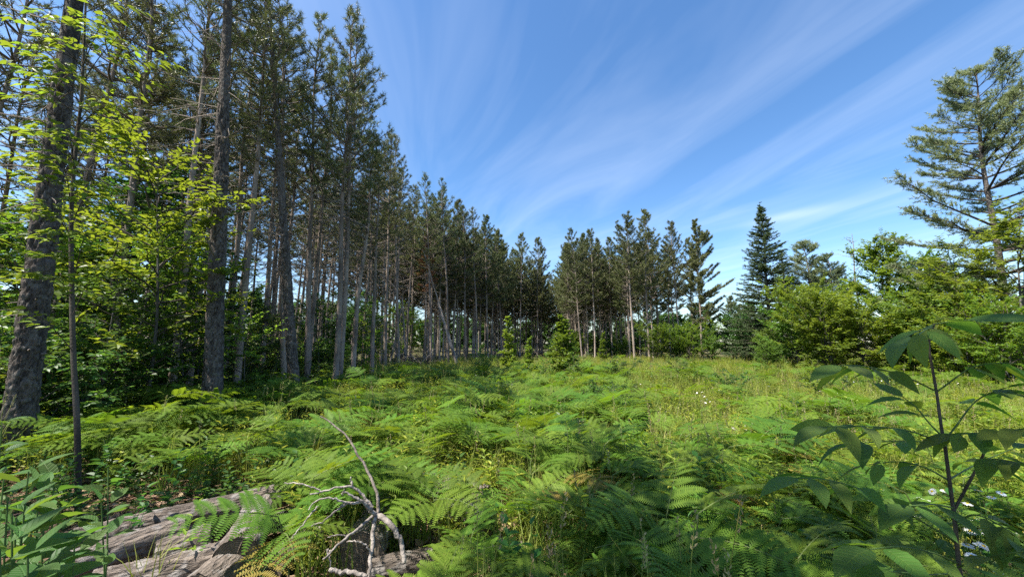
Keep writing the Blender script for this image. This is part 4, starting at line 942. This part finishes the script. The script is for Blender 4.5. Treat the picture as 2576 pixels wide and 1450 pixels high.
# ------------------------------------------------------------------ thin ash sapling crossing the thick left trunk
def left_sapling():
    rest_p, rest_d, rest_u = [], [], []; SPL = [leaf_mesh('leaf', .1, .048, M[m], v=v, droop=.25) for m in ('leaf_bright', 'leaf') for v in (.1, .5, .9)]
    g = np.random.default_rng(12); Y = 4.3; b = np.array([base_x(200, Y), Y, 0.]); b[2] = gz(b[0], b[1])
    o = thing('ash_sapling', 'thin dark stemmed sapling with bright leaf sprays crossing the thick left trunk', 'tree', b)
    st = [b] + [at(px, py, Y) for px, py in ((205, 1150), (195, 1060), (184, 900), (180, 700), (178, 520), (190, 380), (205, 250), (212, 100), (218, -60))]
    st[1][:] = at(205, 1150, Y)
    rod('stem', [np.array(p) - b for p in st[0:1] + st[2:]], .028, .010, M['twig'], o, 30, 8)
    sp = [(25, 110, 3.6), (60, 200, 3.7), (150, 95, 4.0), (210, 40, 3.6), (270, 35, 3.5), (330, 10, 3.5), (100, 300, 3.8), (30, 330, 3.7), (20, 240, 3.6), (430, 150, 4.2), (385, 200, 4.1), (330, 285, 4.0), (285, 260, 3.9),
          (240, 340, 4.0), (110, 390, 3.8), (40, 430, 3.7), (65, 500, 3.7), (130, 520, 3.8), (225, 480, 3.9), (260, 470, 4.0), (210, 600, 3.9), (150, 585, 3.8), (60, 590, 3.7), (25, 680, 3.7), (90, 640, 3.8), (230, 700, 4.1), (60, 780, 3.8), (140, 160, 3.7), (90, 140, 3.5), (40, 40, 3.5), (300, 90, 3.7),
          (15, 540, 3.5), (120, 690, 3.8), (75, 330, 3.6), (170, 330, 3.7), (160, 420, 3.8), (35, 160, 3.4), (5, 380, 3.5), (115, 40, 3.6)]
    for i, (px, py, yy) in enumerate(sp):
        tip = at(px, py, yy); jy = min(max(py + g.uniform(20, 130), 0), 1000); jx = np.interp(jy, [0, 100, 250, 380, 520, 700, 900, 1060], [215, 212, 205, 190, 178, 180, 184, 195]); a = at(jx, jy, Y)
        midp = (a + tip) / 2 + np.array([0, 0, .08]); br = rod('branch', [a - b, midp - b, tip - b], .006, .002, M['twig'], o, 8, 4)
        P = poly([a, midp, tip], 16); n = 26 if i % 3 else 32; f = np.linspace(.45, 1, n); ii = np.clip((f * 15).astype(int), 0, 14); pos = P[ii] + (P[np.minimum(ii + 1, 15)] - P[ii]) * (f * 15 - ii)[:, None]
        dv = nrm(tip - a); lat = nrm(np.cross(dv, [0, 0, 1.])); sgn = np.where(np.arange(n) % 2 == 0, 1, -1)[:, None]
        off = lat * sgn * g.uniform(0, .11, (n, 1)) + g.normal(0, .015, (n, 3)); d = nrm(dv * .45 + lat * sgn * .75 + np.array([0, 0, -.22]) + g.normal(0, .22, (n, 3)))
        up = np.array([0, 0, 1.]) + g.normal(0, .3, (n, 3))
        for k in range(n):
            if k % 4 == 0: leaf_obj('leaf', SPL[int(g.integers(6))], br, (pos + off)[k] - b, d[k], up[k], g.uniform(.7, 1.15))
            else: rest_p.append((pos + off)[k] - b); rest_d.append(d[k]); rest_u.append(up[k])
    L = g.uniform(.07, .115, len(rest_p)); V, fc, kv = leaves(np.array(rest_p), np.array(rest_d), np.array(rest_u), L, L * .48, mode=2, droop=.25); mb = MB(); mb.add(V, fc, v=np.repeat(g.random(len(rest_p)), kv))
    tag(obj('foliage', mb.mesh('foliage', M['leaf_bright']), o), kind='stuff')
left_sapling()

# ------------------------------------------------------------------ log pile
def log(label, A, B, r, seed, light=.0, group='old logs rotting among the ferns', ends=(True, True)):
    g = np.random.default_rng(seed); A = np.array(A); B = np.array(B); L = np.linalg.norm(B - A); ax = (B - A) / L
    o = thing('log', label, 'log', tuple((A + B) / 2), (0, 0, 0), 1.0, group)
    o.rotation_mode = 'QUATERNION'; o.rotation_quaternion = Vector(ax).to_track_quat('Z', 'Y')
    n = 40; k = max(24, int(L * 55)); z = np.linspace(-L / 2, L / 2, k); th = np.arange(n) * 2 * np.pi / n; Z, T = np.meshgrid(z, th, indexing='ij'); sx_, sy_ = g.random(2) * 40
    ct, st_ = np.cos(T), np.sin(T)
    big = vnoise(ct * 1.2 + sx_, Z * 2.5 + st_ * 1.2 + sy_, seed) - .5; pl = vnoise(ct * 4.5 + sx_, Z * 7 + st_ * 4.5, seed + 1); fine = vnoise(ct * 13 + sx_, Z * 15 + st_ * 13, seed + 2) - .5
    flake = np.clip((pl - .5) * 6, 0, 1)
    rr = r * (1.05 + .17 * big + .075 * flake + .11 * fine) + .007 * (vnoise(ct * 18 + sx_, Z * 60 + st_ * 18, seed + 6) - .5)
    cx = .06 * r * np.sin(Z * 3 + sx_); V = np.stack([rr * ct + cx, rr * st_, Z + .012 * (vnoise(ct * 3 + 5, st_ * 3 + 9, seed) - .5) * (np.abs(Z) > L / 2 - .02)], -1)
    rI = (np.arange(k - 1) * n)[:, None]; i = np.arange(n)[None]; j = (i + 1) % n
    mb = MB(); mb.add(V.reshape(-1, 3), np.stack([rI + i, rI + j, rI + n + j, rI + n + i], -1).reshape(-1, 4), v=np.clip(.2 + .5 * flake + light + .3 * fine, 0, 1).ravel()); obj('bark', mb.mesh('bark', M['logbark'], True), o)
    for e, zi, sg in ((0, 0, -1), (1, k - 1, 1)):
        if not ends[e]: continue
        ring = V[zi] * np.array([.97, .97, 1]) + [0, 0, -sg * .006]; c = ring.mean(0); mids = c + (ring - c) * .5 + np.column_stack([np.zeros((n, 2)), g.normal(0, .003, n)])
        VV = np.concatenate([ring, mids, [c]]); q = np.stack([np.arange(n), (np.arange(n) + 1) % n, n + (np.arange(n) + 1) % n, n + np.arange(n)], -1); t3 = np.stack([n + np.arange(n), n + (np.arange(n) + 1) % n, np.full(n, 2 * n)], -1)
        if sg < 0: q = q[:, ::-1]; t3 = t3[:, ::-1]
        m2 = MB(); m2.add(VV, [t3, q]); obj('cut_end', m2.mesh('cut_end', M['cut']), o)
    return o
def P3(px, py, z): return on(px, py, z)
log('long grey log at the back of the left log pile', P3(185, 1362, .10), P3(725, 1240, .17), .10, 1, .1)
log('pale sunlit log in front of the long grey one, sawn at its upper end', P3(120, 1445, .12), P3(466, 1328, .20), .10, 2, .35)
log('dark ended log behind the small fern on the pile', P3(395, 1398, .12), P3(533, 1348, .17), .10, 3)
log('stout rough barked log pointing away from the viewer', P3(590, 1400, .20), P3(655, 1282, .22), .125, 4, .15)
log('short log under the right end of the long grey one', P3(640, 1330, .07), P3(742, 1296, .08), .072, 5, .1)
log('low log at the bottom edge left of the stout rough one', P3(340, 1470, .07), P3(572, 1400, .09), .11, 6, .1)
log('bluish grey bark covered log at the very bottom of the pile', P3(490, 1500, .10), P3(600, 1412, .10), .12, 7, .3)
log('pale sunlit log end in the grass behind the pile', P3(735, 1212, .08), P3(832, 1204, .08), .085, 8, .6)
log('grey log lying among ferns right of the dead branch', P3(1050, 1208, .14), P3(1230, 1252, .14), .11, 9, .3)
log('thick sawn log whose broad cut end faces the viewer below the dead branch', P3(905, 1395, .17), P3(965, 1290, .17), .150, 10, .2)
log('dark sawn log end standing out right of the dead branch', P3(1140, 1282, .16), P3(1226, 1318, .16), .115, 11)
log('small grey log at the bottom centre under the ferns', P3(1225, 1412, .08), P3(1310, 1392, .08), .095, 12)
log('half buried log between the stout rough one and the dead branch', P3(690, 1420, .08), P3(790, 1345, .09), .09, 14)
log('mossy log lowest in front of the dark ended log', P3(230, 1470, .05), P3(420, 1432, .06), .085, 15)
log('dark log jammed beneath the long grey one', P3(420, 1330, .06), P3(620, 1285, .06), .09, 16)
log('shadowed log lying under the thick sawn one', P3(930, 1440, .07), P3(1085, 1408, .07), .085, 13)

# ------------------------------------------------------------------ forked dead branch
def dead_branch():
    Z7 = lambda X, Y_, D: at(601 + X * .3192, 987.5 + Y_ * .3192, D)
    b = Z7(1040, 1450, 2.35); b[2] = gz(b[0], b[1]); o = thing('dead_branch', 'bare forked dead branch leaning over the logs', 'branch', b)
    runs = [([(1015, 1470, 2.3), (1040, 1330, 2.35), (1050, 1180, 2.4), (1065, 1020, 2.45), (1078, 960, 2.5)], .010, .013),
            ([(1092, 962, 2.5), (1102, 900, 2.5), (1100, 800, 2.52), (1050, 690, 2.55), (1000, 580, 2.6), (930, 460, 2.62), (860, 350, 2.65), (760, 260, 2.68), (700, 205, 2.7), (640, 185, 2.7)], .011, .004),
            ([(1078, 960, 2.5), (1150, 990, 2.45), (1210, 1050, 2.4), (1255, 1120, 2.4), (1290, 1200, 2.4), (1300, 1340, 2.35)], .018, .013),
            ([(1078, 960, 2.5), (1030, 910, 2.45), (985, 870, 2.42), (920, 820, 2.4), (830, 780, 2.38)], .014, .005),
            ([(1050, 900, 2.5), (1000, 830, 2.5), (940, 770, 2.5), (890, 725, 2.48), (780, 735, 2.45), (660, 780, 2.42), (560, 797, 2.4)], .010, .004),
            ([(660, 778, 2.42), (580, 740, 2.4), (500, 712, 2.4), (360, 705, 2.4)], .005, .003),
            ([(890, 725, 2.48), (880, 660, 2.5)], .006, .003),
            ([(960, 860, 2.42), (850, 870, 2.4), (760, 818, 2.36), (620, 832, 2.32), (550, 920, 2.3)], .008, .003),
            ([(850, 870, 2.4), (760, 930, 2.36), (690, 995, 2.33), (570, 1050, 2.3)], .006, .003),
            ([(620, 890, 2.33), (540, 990, 2.3), (420, 1140, 2.26)], .005, .003),
            ([(1065, 960, 2.5), (960, 1050, 2.42), (860, 1130, 2.36), (760, 1215, 2.3), (660, 1310, 2.25)], .010, .004),
            ([(860, 1130, 2.36), (780, 1112, 2.34), (700, 1135, 2.33)], .004, .002),
            ([(720, 1250, 2.28), (690, 1225, 2.28), (715, 1290, 2.27), (720, 1370, 2.27)], .005, .003),
            ([(720, 1390, 2.25), (800, 1415, 2.25), (900, 1408, 2.25), (1010, 1445, 2.25)], .012, .011),
            ([(820, 800, 2.4), (830, 760, 2.4)], .004, .002), ([(700, 990, 2.34), (820, 870, 2.38)], .003, .003), ([(1040, 1260, 2.36), (1000, 1190, 2.35), (930, 1165, 2.34), (850, 1175, 2.34)], .005, .003)]
    for i, (pts, r0, r1) in enumerate(runs):
        rod('branch' if i else 'main_stem', [Z7(*p) - b for p in pts], r0, r1, M['driftwood'] if i != 1 else M['deadwood'], o, 18, 6, .003, i)
dead_branch()

# ------------------------------------------------------------------ leafy shrub at the left edge
def near_shrub(label, stems, seed, n, lrange, lean):
    g = np.random.default_rng(seed); base = np.array(stems[0][0]); base[2] = 0; o = thing('leafy_shrub', label, 'shrub', base, group='broad leaved shrubs in the left foreground')
    for st in stems:
        P = poly([np.array(p) for p in st], 24); rod('stem', [p - base for p in P], .006, .0025, M['green_stem'], o, 24, 5)
        f = np.linspace(.42, 1, n); 
        for k, ff in enumerate(f):
            p = P[min(23, int(ff * 23))]; a = k * 2.4 + g.normal() * .5; d = nrm(np.array([math.cos(a) + lean[0], math.sin(a) * .8 + lean[1], .15 + .35 * ff + g.normal() * .15])); up = nrm(np.array([0, 0, 1.]) + g.normal(0, .35, 3))
            leaf_obj('leaf', NEARL[int(g.integers(4))], o, p + d * .02 - base, d, up, g.uniform(*lrange))
NEARL = [leaf_mesh('leaf', .1, .048, M['leaf_near'], v=v, fold=f, droop=dr) for v, f, dr in ((.2, .1, .2), (.5, .2, .35), (.8, .08, .1), (1., .25, .3))]
YEL = leaf_mesh('leaf', .1, .055, M['leaf_bright'], v=.9, fold=.25, droop=.2)
def stem_to(px, py, Y, px0, Y0, mid=0):
    t = at(px, py, Y); b = np.array([base_x(px0, Y0), Y0, 0.]); return [b, b * .5 + t * .5 + np.array([.02, 0, .08]), t]
near_shrub('tall shrub with a yellow topmost leaf at the lower left corner', [stem_to(72, 1185, 1.55, -70, 1.5), stem_to(10, 1200, 1.7, -120, 1.6)], 1, 17, (1.0, 1.5), (.35, -.1))
near_shrub('low broad leaved shrub filling the lower left corner', [stem_to(40, 1310, 1.35, -60, 1.3), stem_to(110, 1330, 1.4, 0, 1.35), stem_to(150, 1390, 1.4, 60, 1.35), stem_to(70, 1400, 1.2, 10, 1.2), stem_to(0, 1380, 1.2, -60, 1.2), stem_to(20, 1250, 1.5, -80, 1.5)], 2, 15, (.95, 1.45), (.45, -.1))
near_shrub('broad leaved shrub beside the left end of the long grey log', [stem_to(150, 1270, 1.75, 60, 1.7), stem_to(190, 1330, 1.75, 110, 1.65)], 3, 14, (.9, 1.35), (.35, 0))
near_shrub('bushy shrub with upturned leaves in the lower left corner, behind the low one', [stem_to(95, 1245, 1.6, 30, 1.55), stem_to(135, 1215, 1.8, 70, 1.75), stem_to(30, 1290, 1.3, -30, 1.3)], 6, 15, (.9, 1.4), (.3, -.1))
near_shrub('slender upright shrub with round leaves before the log pile', [stem_to(272, 1175, 2.2, 235, 2.1), stem_to(255, 1262, 2.0, 240, 2.0)], 4, 10, (.8, 1.15), (.1, 0))
near_shrub('shrub at the left picture edge in front of the thick trunk', [stem_to(5, 1060, 2.4, -60, 2.4), stem_to(-20, 1130, 2.1, -90, 2.1)], 5, 9, (.7, 1.1), (.4, 0))

# ------------------------------------------------------------------ ash sapling in the right foreground
def right_ash():
    g = np.random.default_rng(8); Y = 1.3; Z8 = lambda X, Y_, D=1.3: at(1889 + X * .4967, 729.9 + Y_ * .4967, D)
    foot = Z8(1055, 1430); b = np.array([foot[0] + .02, foot[1], 0.]); o = thing('ash_sapling', 'shaded ash sapling with large compound leaves at lower right', 'sapling', b)
    stem = [b, Z8(1055, 1430), Z8(1035, 1180), Z8(1010, 1000), Z8(985, 800), Z8(965, 700), Z8(940, 510), Z8(895, 265), Z8(930, 170)]
    rod('stem', [p - b for p in stem], .0062, .003, M['twig'], o, 40, 8)
    rod('side_stem', [Z8(1030, 1110) - b, Z8(1160, 870, 1.25) - b, Z8(1220, 735, 1.2) - b], .0045, .003, M['twig'], o, 12, 6)
    LM = [leaf_mesh('leaflet', .125, .054, M['leaf_ash'], v=v, fold=f, droop=dr) for v, f, dr in ((.2, .08, .25), (.6, .15, .4), (.9, .05, .15))]
    comp = [ # rachis points (zoom coordinates, depth), leaflet pairs, droop
      ([(930, 170, 1.3), (1000, 160, 1.28), (1090, 150, 1.25)], 1, 1.35, -.1), ([(925, 175, 1.3), (860, 200, 1.27), (790, 235, 1.24)], 1, 1.2, -.25), ([(920, 185, 1.3), (880, 200, 1.22), (850, 225, 1.15)], 1, .9, -.8),
      ([(938, 510, 1.3), (810, 445, 1.27), (680, 400, 1.24), (540, 378, 1.2), (450, 380, 1.18)], 3, 1.0, -.35), ([(945, 510, 1.3), (1040, 440, 1.27), (1120, 380, 1.25), (1250, 365, 1.22), (1330, 370, 1.2)], 3, 1.0, -.35),
      ([(975, 745, 1.3), (900, 670, 1.34), (840, 590, 1.38), (770, 540, 1.42)], 2, .95, -.2), ([(990, 750, 1.3), (1060, 660, 1.3), (1130, 555, 1.3), (1230, 510, 1.28), (1300, 490, 1.25)], 3, .95, -.2),
      ([(985, 790, 1.3), (860, 720, 1.25), (700, 690, 1.22), (480, 685, 1.18), (380, 690, 1.16)], 3, 1.0, -.2), ([(988, 800, 1.3), (860, 760, 1.35), (650, 765, 1.38), (520, 775, 1.4)], 2, 1.0, -.15),
      ([(1000, 960, 1.3), (1100, 900, 1.4), (1250, 830, 1.5), (1330, 800, 1.5)], 3, 1.1, -.2), ([(1000, 960, 1.3), (900, 900, 1.4), (760, 860, 1.45), (600, 880, 1.5)], 2, 1.0, -.2),
      ([(1220, 735, 1.2), (1280, 710, 1.15), (1380, 700, 1.1)], 2, 1.0, -.15), ([(1220, 735, 1.2), (1140, 720, 1.2), (1040, 730, 1.22)], 2, .95, -.2), ([(1165, 865, 1.25), (1240, 850, 1.2), (1350, 870, 1.15)], 2, 1.0, -.2),
      ([(1030, 1265, 1.3), (900, 1190, 1.27), (770, 1110, 1.24), (540, 985, 1.2), (330, 945, 1.16), (240, 950, 1.15)], 4, .95, -.15),
      ([(1035, 1180, 1.3), (1130, 1120, 1.25), (1270, 1190, 1.2), (1380, 1270, 1.15)], 3, 1.05, -.1), ([(1045, 1380, 1.3), (940, 1330, 1.2), (760, 1290, 1.12), (600, 1310, 1.05)], 2, 1.2, -.1),
      ([(1050, 1400, 1.3), (1160, 1360, 1.2), (1290, 1330, 1.12), (1380, 1320, 1.1)], 2, 1.15, -.1), ([(1050, 1430, 1.3), (900, 1440, 1.15), (700, 1420, 1.05)], 2, 1.2, -.1), ([(1025, 1100, 1.3), (930, 1080, 1.2), (800, 1090, 1.15)], 2, 1.1, -.2)]
    for pts, npair, ls, dr in comp:
        P = poly([Z8(*p) - b for p in pts], 16); stalk = rod('leaf_stalk', P, .0028, .0014, M['green_stem'], o, 16, 5); tv = nrm(P[-1] - P[-3]); 
        leaf_obj('leaflet', LM[int(g.integers(3))], stalk, P[-1], tv + np.array([0, 0, dr * .6]), np.array([0, 0, 1.]) + g.normal(0, .2, 3), ls * g.uniform(.95, 1.15))
        for f in np.linspace(.5, .92, npair):
            k = int(f * 15); t = nrm(P[min(k + 1, 15)] - P[k]); lat = nrm(np.cross(t, [0, 0, 1.]))
            for sg in (-1, 1):
                d = nrm(t * .45 + lat * sg * .75 + np.array([0, 0, dr + .1 * g.normal()])); leaf_obj('leaflet', LM[int(g.integers(3))], stalk, P[k] + d * .006, d, np.array([0, 0, 1.]) + g.normal(0, .25, 3), ls * g.uniform(.75, 1.0))
right_ash()

# ------------------------------------------------------------------ goldenrod-like plants with lance leaves
LANCE = [leaf_mesh('leaf', .11, .016, M['goldenrod'], mode=2, fold=.15, droop=dr, v=v) for dr, v in ((.3, .2), (.55, .6), (.8, .9))]
GR = [(1548, 1222, .62, 'upright lance leaved plant farthest back in the centre foreground'), (1612, 1224, .62, 'lance leaved plant just right of the farthest one in the centre'), (1563, 1335, .58, 'lance leaved plant in front at the centre, leftmost of the low clump'), (1639, 1330, .58, 'lance leaved plant in the middle of the low centre clump'),
      (1676, 1336, .6, 'arching lance leaved plant right in the low centre clump'), (1731, 1298, .64, 'tallest lance leaved plant right of the low centre clump'), (1887, 1362, .55, 'lone lance leaved plant among the shaded ferns'), (640, 1395, .40, 'small lance leaved plant growing between the logs'), (1760, 1372, .5, 'short lance leaved plant at the bottom right of the centre clump')]
for i, (px, py, h, lab) in enumerate(GR):
    g = np.random.default_rng(600 + i); t = on(px, py, h); b = np.array([t[0] + g.normal() * .04, t[1] + .03, 0.]); o = thing('lance_leaved_plant', lab, 'plant', b, group='lance leaved plants in the foreground')
    P = poly([[0, 0, 0], (t - b) * [.4, .4, .55], t - b], 24); rod('stem', P, .004, .002, M['green_stem'], o, 20, 5)
    for k in range(30):
        f = .25 + .75 * k / 29; p = P[int(f * 23)]; a = k * 2.4; d = np.array([math.cos(a), math.sin(a), .45 + .9 * f ** 3]); leaf_obj('leaf', LANCE[int(g.integers(3))], o, p, d, np.array([0, 0, 1.]), (1.1 - .55 * f ** 3) * g.uniform(.8, 1.15))

# ------------------------------------------------------------------ daisies
def daisy_meshes():
    g = np.random.default_rng(2); n = 17; a = np.arange(n) * 2 * np.pi / n; mb = MB(); d = np.stack([np.cos(a), np.sin(a), g.normal(0, .06, n)], -1)
    V, fc, kv = leaves(d * .006, d, np.tile([0, 0, 1.], (n, 1)), np.full(n, .021), np.full(n, .0085), .05, .2, 1); mb.add(V, fc, v=np.repeat(g.random(n), kv)); pet = mb.mesh('petals', M['petal'])
    mb = MB(); k = 10; th = np.arange(k) * 2 * np.pi / k; Vd = np.concatenate([np.stack([.008 * np.cos(th), .008 * np.sin(th), 0 * th], -1), np.stack([.005 * np.cos(th), .005 * np.sin(th), 0 * th + .004], -1), [[0, 0, .005]]])
    q = np.stack([np.arange(k), (np.arange(k) + 1) % k, k + (np.arange(k) + 1) % k, k + np.arange(k)], -1); t3 = np.stack([k + np.arange(k), k + (np.arange(k) + 1) % k, np.full(k, 2 * k)], -1); mb.add(Vd, [q, t3]); disc = mb.mesh('disc', M['disc'], True)
    mb = MB(); V, q = tubes(np.array([[0.02, 0, -.55], [.01, .01, -.3], [0, 0, -.002]]), np.array([.002, .0018, .0015]), 4); mb.add(V, q); stm = mb.mesh('stem', M['green_stem'], True)
    mb = MB(); mb.add(np.concatenate([[[0, 0, 0.003]], np.stack([.027 * np.cos(th), .027 * np.sin(th), 0 * th], -1)]), np.stack([np.zeros(k, int), 1 + np.arange(k), 1 + (np.arange(k) + 1) % k], -1)); 
    return pet, disc, stm
PET, DISC, STM = daisy_meshes()
near = [(135, 360), (110, 495), (75, 475), (310, 470), (770, 375), (930, 365), (1350, 365), (1500, 150), (1250, 870), (1300, 885), (1420, 865), (1460, 900), (1560, 890), (1300, 720), (1620, 955), (1690, 965), (1220, 1050), (1360, 1040), (1420, 1060), (1680, 1035), (1730, 1050), (1580, 1130), (1620, 1150), (1270, 1185), (1330, 1200), (1640, 1385), (1900, 890), (600, 680), (1010, 790), (1215, 530), (700, 480), (560, 445), (800, 600), (1640, 400), (1520, 450)]
DL = [(2190 + X * .2007, 1159 + Y * .2007, .56) for X, Y in near]
DL += [(1746, 999, .55), (1753, 987, .55), (1766, 985, .55), (1772, 996, .55), (1779, 1003, .55), (1786, 1009, .55), (1765, 1006, .55), (1775, 1012, .55), (1768, 992, .55), (1845, 1075, .5), (1852, 1082, .5), (1872, 1070, .5), (1876, 1079, .5), (1893, 1064, .5), (1886, 1085, .5), (1900, 1060, .5)]
gd = np.random.default_rng(21)
for k in range(46):  DL.append((gd.uniform(1480, 2450), gd.uniform(906, 990), .6))
for k, (px, py, z) in enumerate(DL):
    p = on(px, py, z); nearby = k < len(near)
    if k < len(near): lab, gr = 'white daisy with yellow centre below the ash sapling at lower right', 'daisies below the ash sapling'
    elif k < len(near) + 9: lab, gr = 'white daisy in the tight cluster in the middle right grass', 'daisies in the middle right cluster'
    elif k < len(near) + 16: lab, gr = 'white daisy in the loose cluster left of the ash sapling', 'daisies left of the ash sapling'
    else: lab, gr = 'tiny white flower far out in the meadow', 'white flowers far out in the meadow'
    o = thing('daisy', lab, 'flower', p, (gd.normal() * .28 - .12, gd.normal() * .28 - .1, gd.random() * 6.28), 1.1 if nearby else .85, gr)
    obj('petals', PET, o); obj('disc', DISC, o)
    if p[1] < 14: s = obj('stem', STM, o)

# ------------------------------------------------------------------ brush pile and leaning dead trunks
def brush_pile():
    g = np.random.default_rng(14); c = np.array([base_x(1038, 26), 26, 0.]); o = thing('brush_pile', 'heap of dead grey branches at the foot of the pines', 'brush pile', c); 
    for k in range(130):
        a = g.random() * 6.28; p = np.array([g.normal() * .8, g.normal() * .45, abs(g.normal()) * .4 + .25]); L = g.uniform(.5, 1.5); d = nrm(np.array([math.cos(a), math.sin(a) * .6, g.normal(.25, .35)])); s = np.linspace(-.5, .5, 6)[:, None]
        P = p + d * L * s + g.normal(0, .04, (6, 3)); P[:, 2] = np.maximum(P[:, 2], .02); V, q = tubes(P, np.linspace(.022, .006, 6) * g.uniform(.5, 1.3), 4); mb = MB(); mb.add(V, q, v=g.random()); obj('branch', mb.mesh('branch', M['twig'] if k % 3 else M['driftwood'], True), o)
brush_pile()
for i, (a, bp, Y, r, lab) in enumerate([((1150, 897), (1100, 760), 29, .10, 'pale broken trunk leaning left behind the brush pile'), ((1092, 720), (1064, 630), 30, .08, 'pale dead trunk leaning among the crowns behind the brush pile'), ((980, 905), (1010, 770), 25, .07, 'thin dead trunk leaning right, left of the brush pile'), ((1022, 900), (1012, 750), 27, .07, 'thin bare dead trunk standing over the brush pile')]):
    A = at(a[0], a[1], Y); 
    if a[1] > 880: A[2] = 0
    else: A = at(a[0] + 60, 900, Y + .5); A[2] = 0
    Bp = at(bp[0], bp[1], Y + .6); o = thing('dead_tree', lab, 'dead tree', A); g = np.random.default_rng(i); rod('trunk', [A * 0, (Bp - A) * .5, Bp - A], r, r * .55, M['driftwood'], o, 14, 8, .015, i)
    for k in range(5):
        f = g.uniform(.4, .95); d = np.array([g.normal(), g.normal(), .4]); rod('branch_stub', [(Bp - A) * f, (Bp - A) * f + nrm(d) * g.uniform(.3, .8)], .018, .005, M['driftwood'], o, 4, 4)
print('tris', sum(len(m.loop_triangles) or sum(len(p.vertices) - 2 for p in m.polygons) for m in bpy.data.meshes))
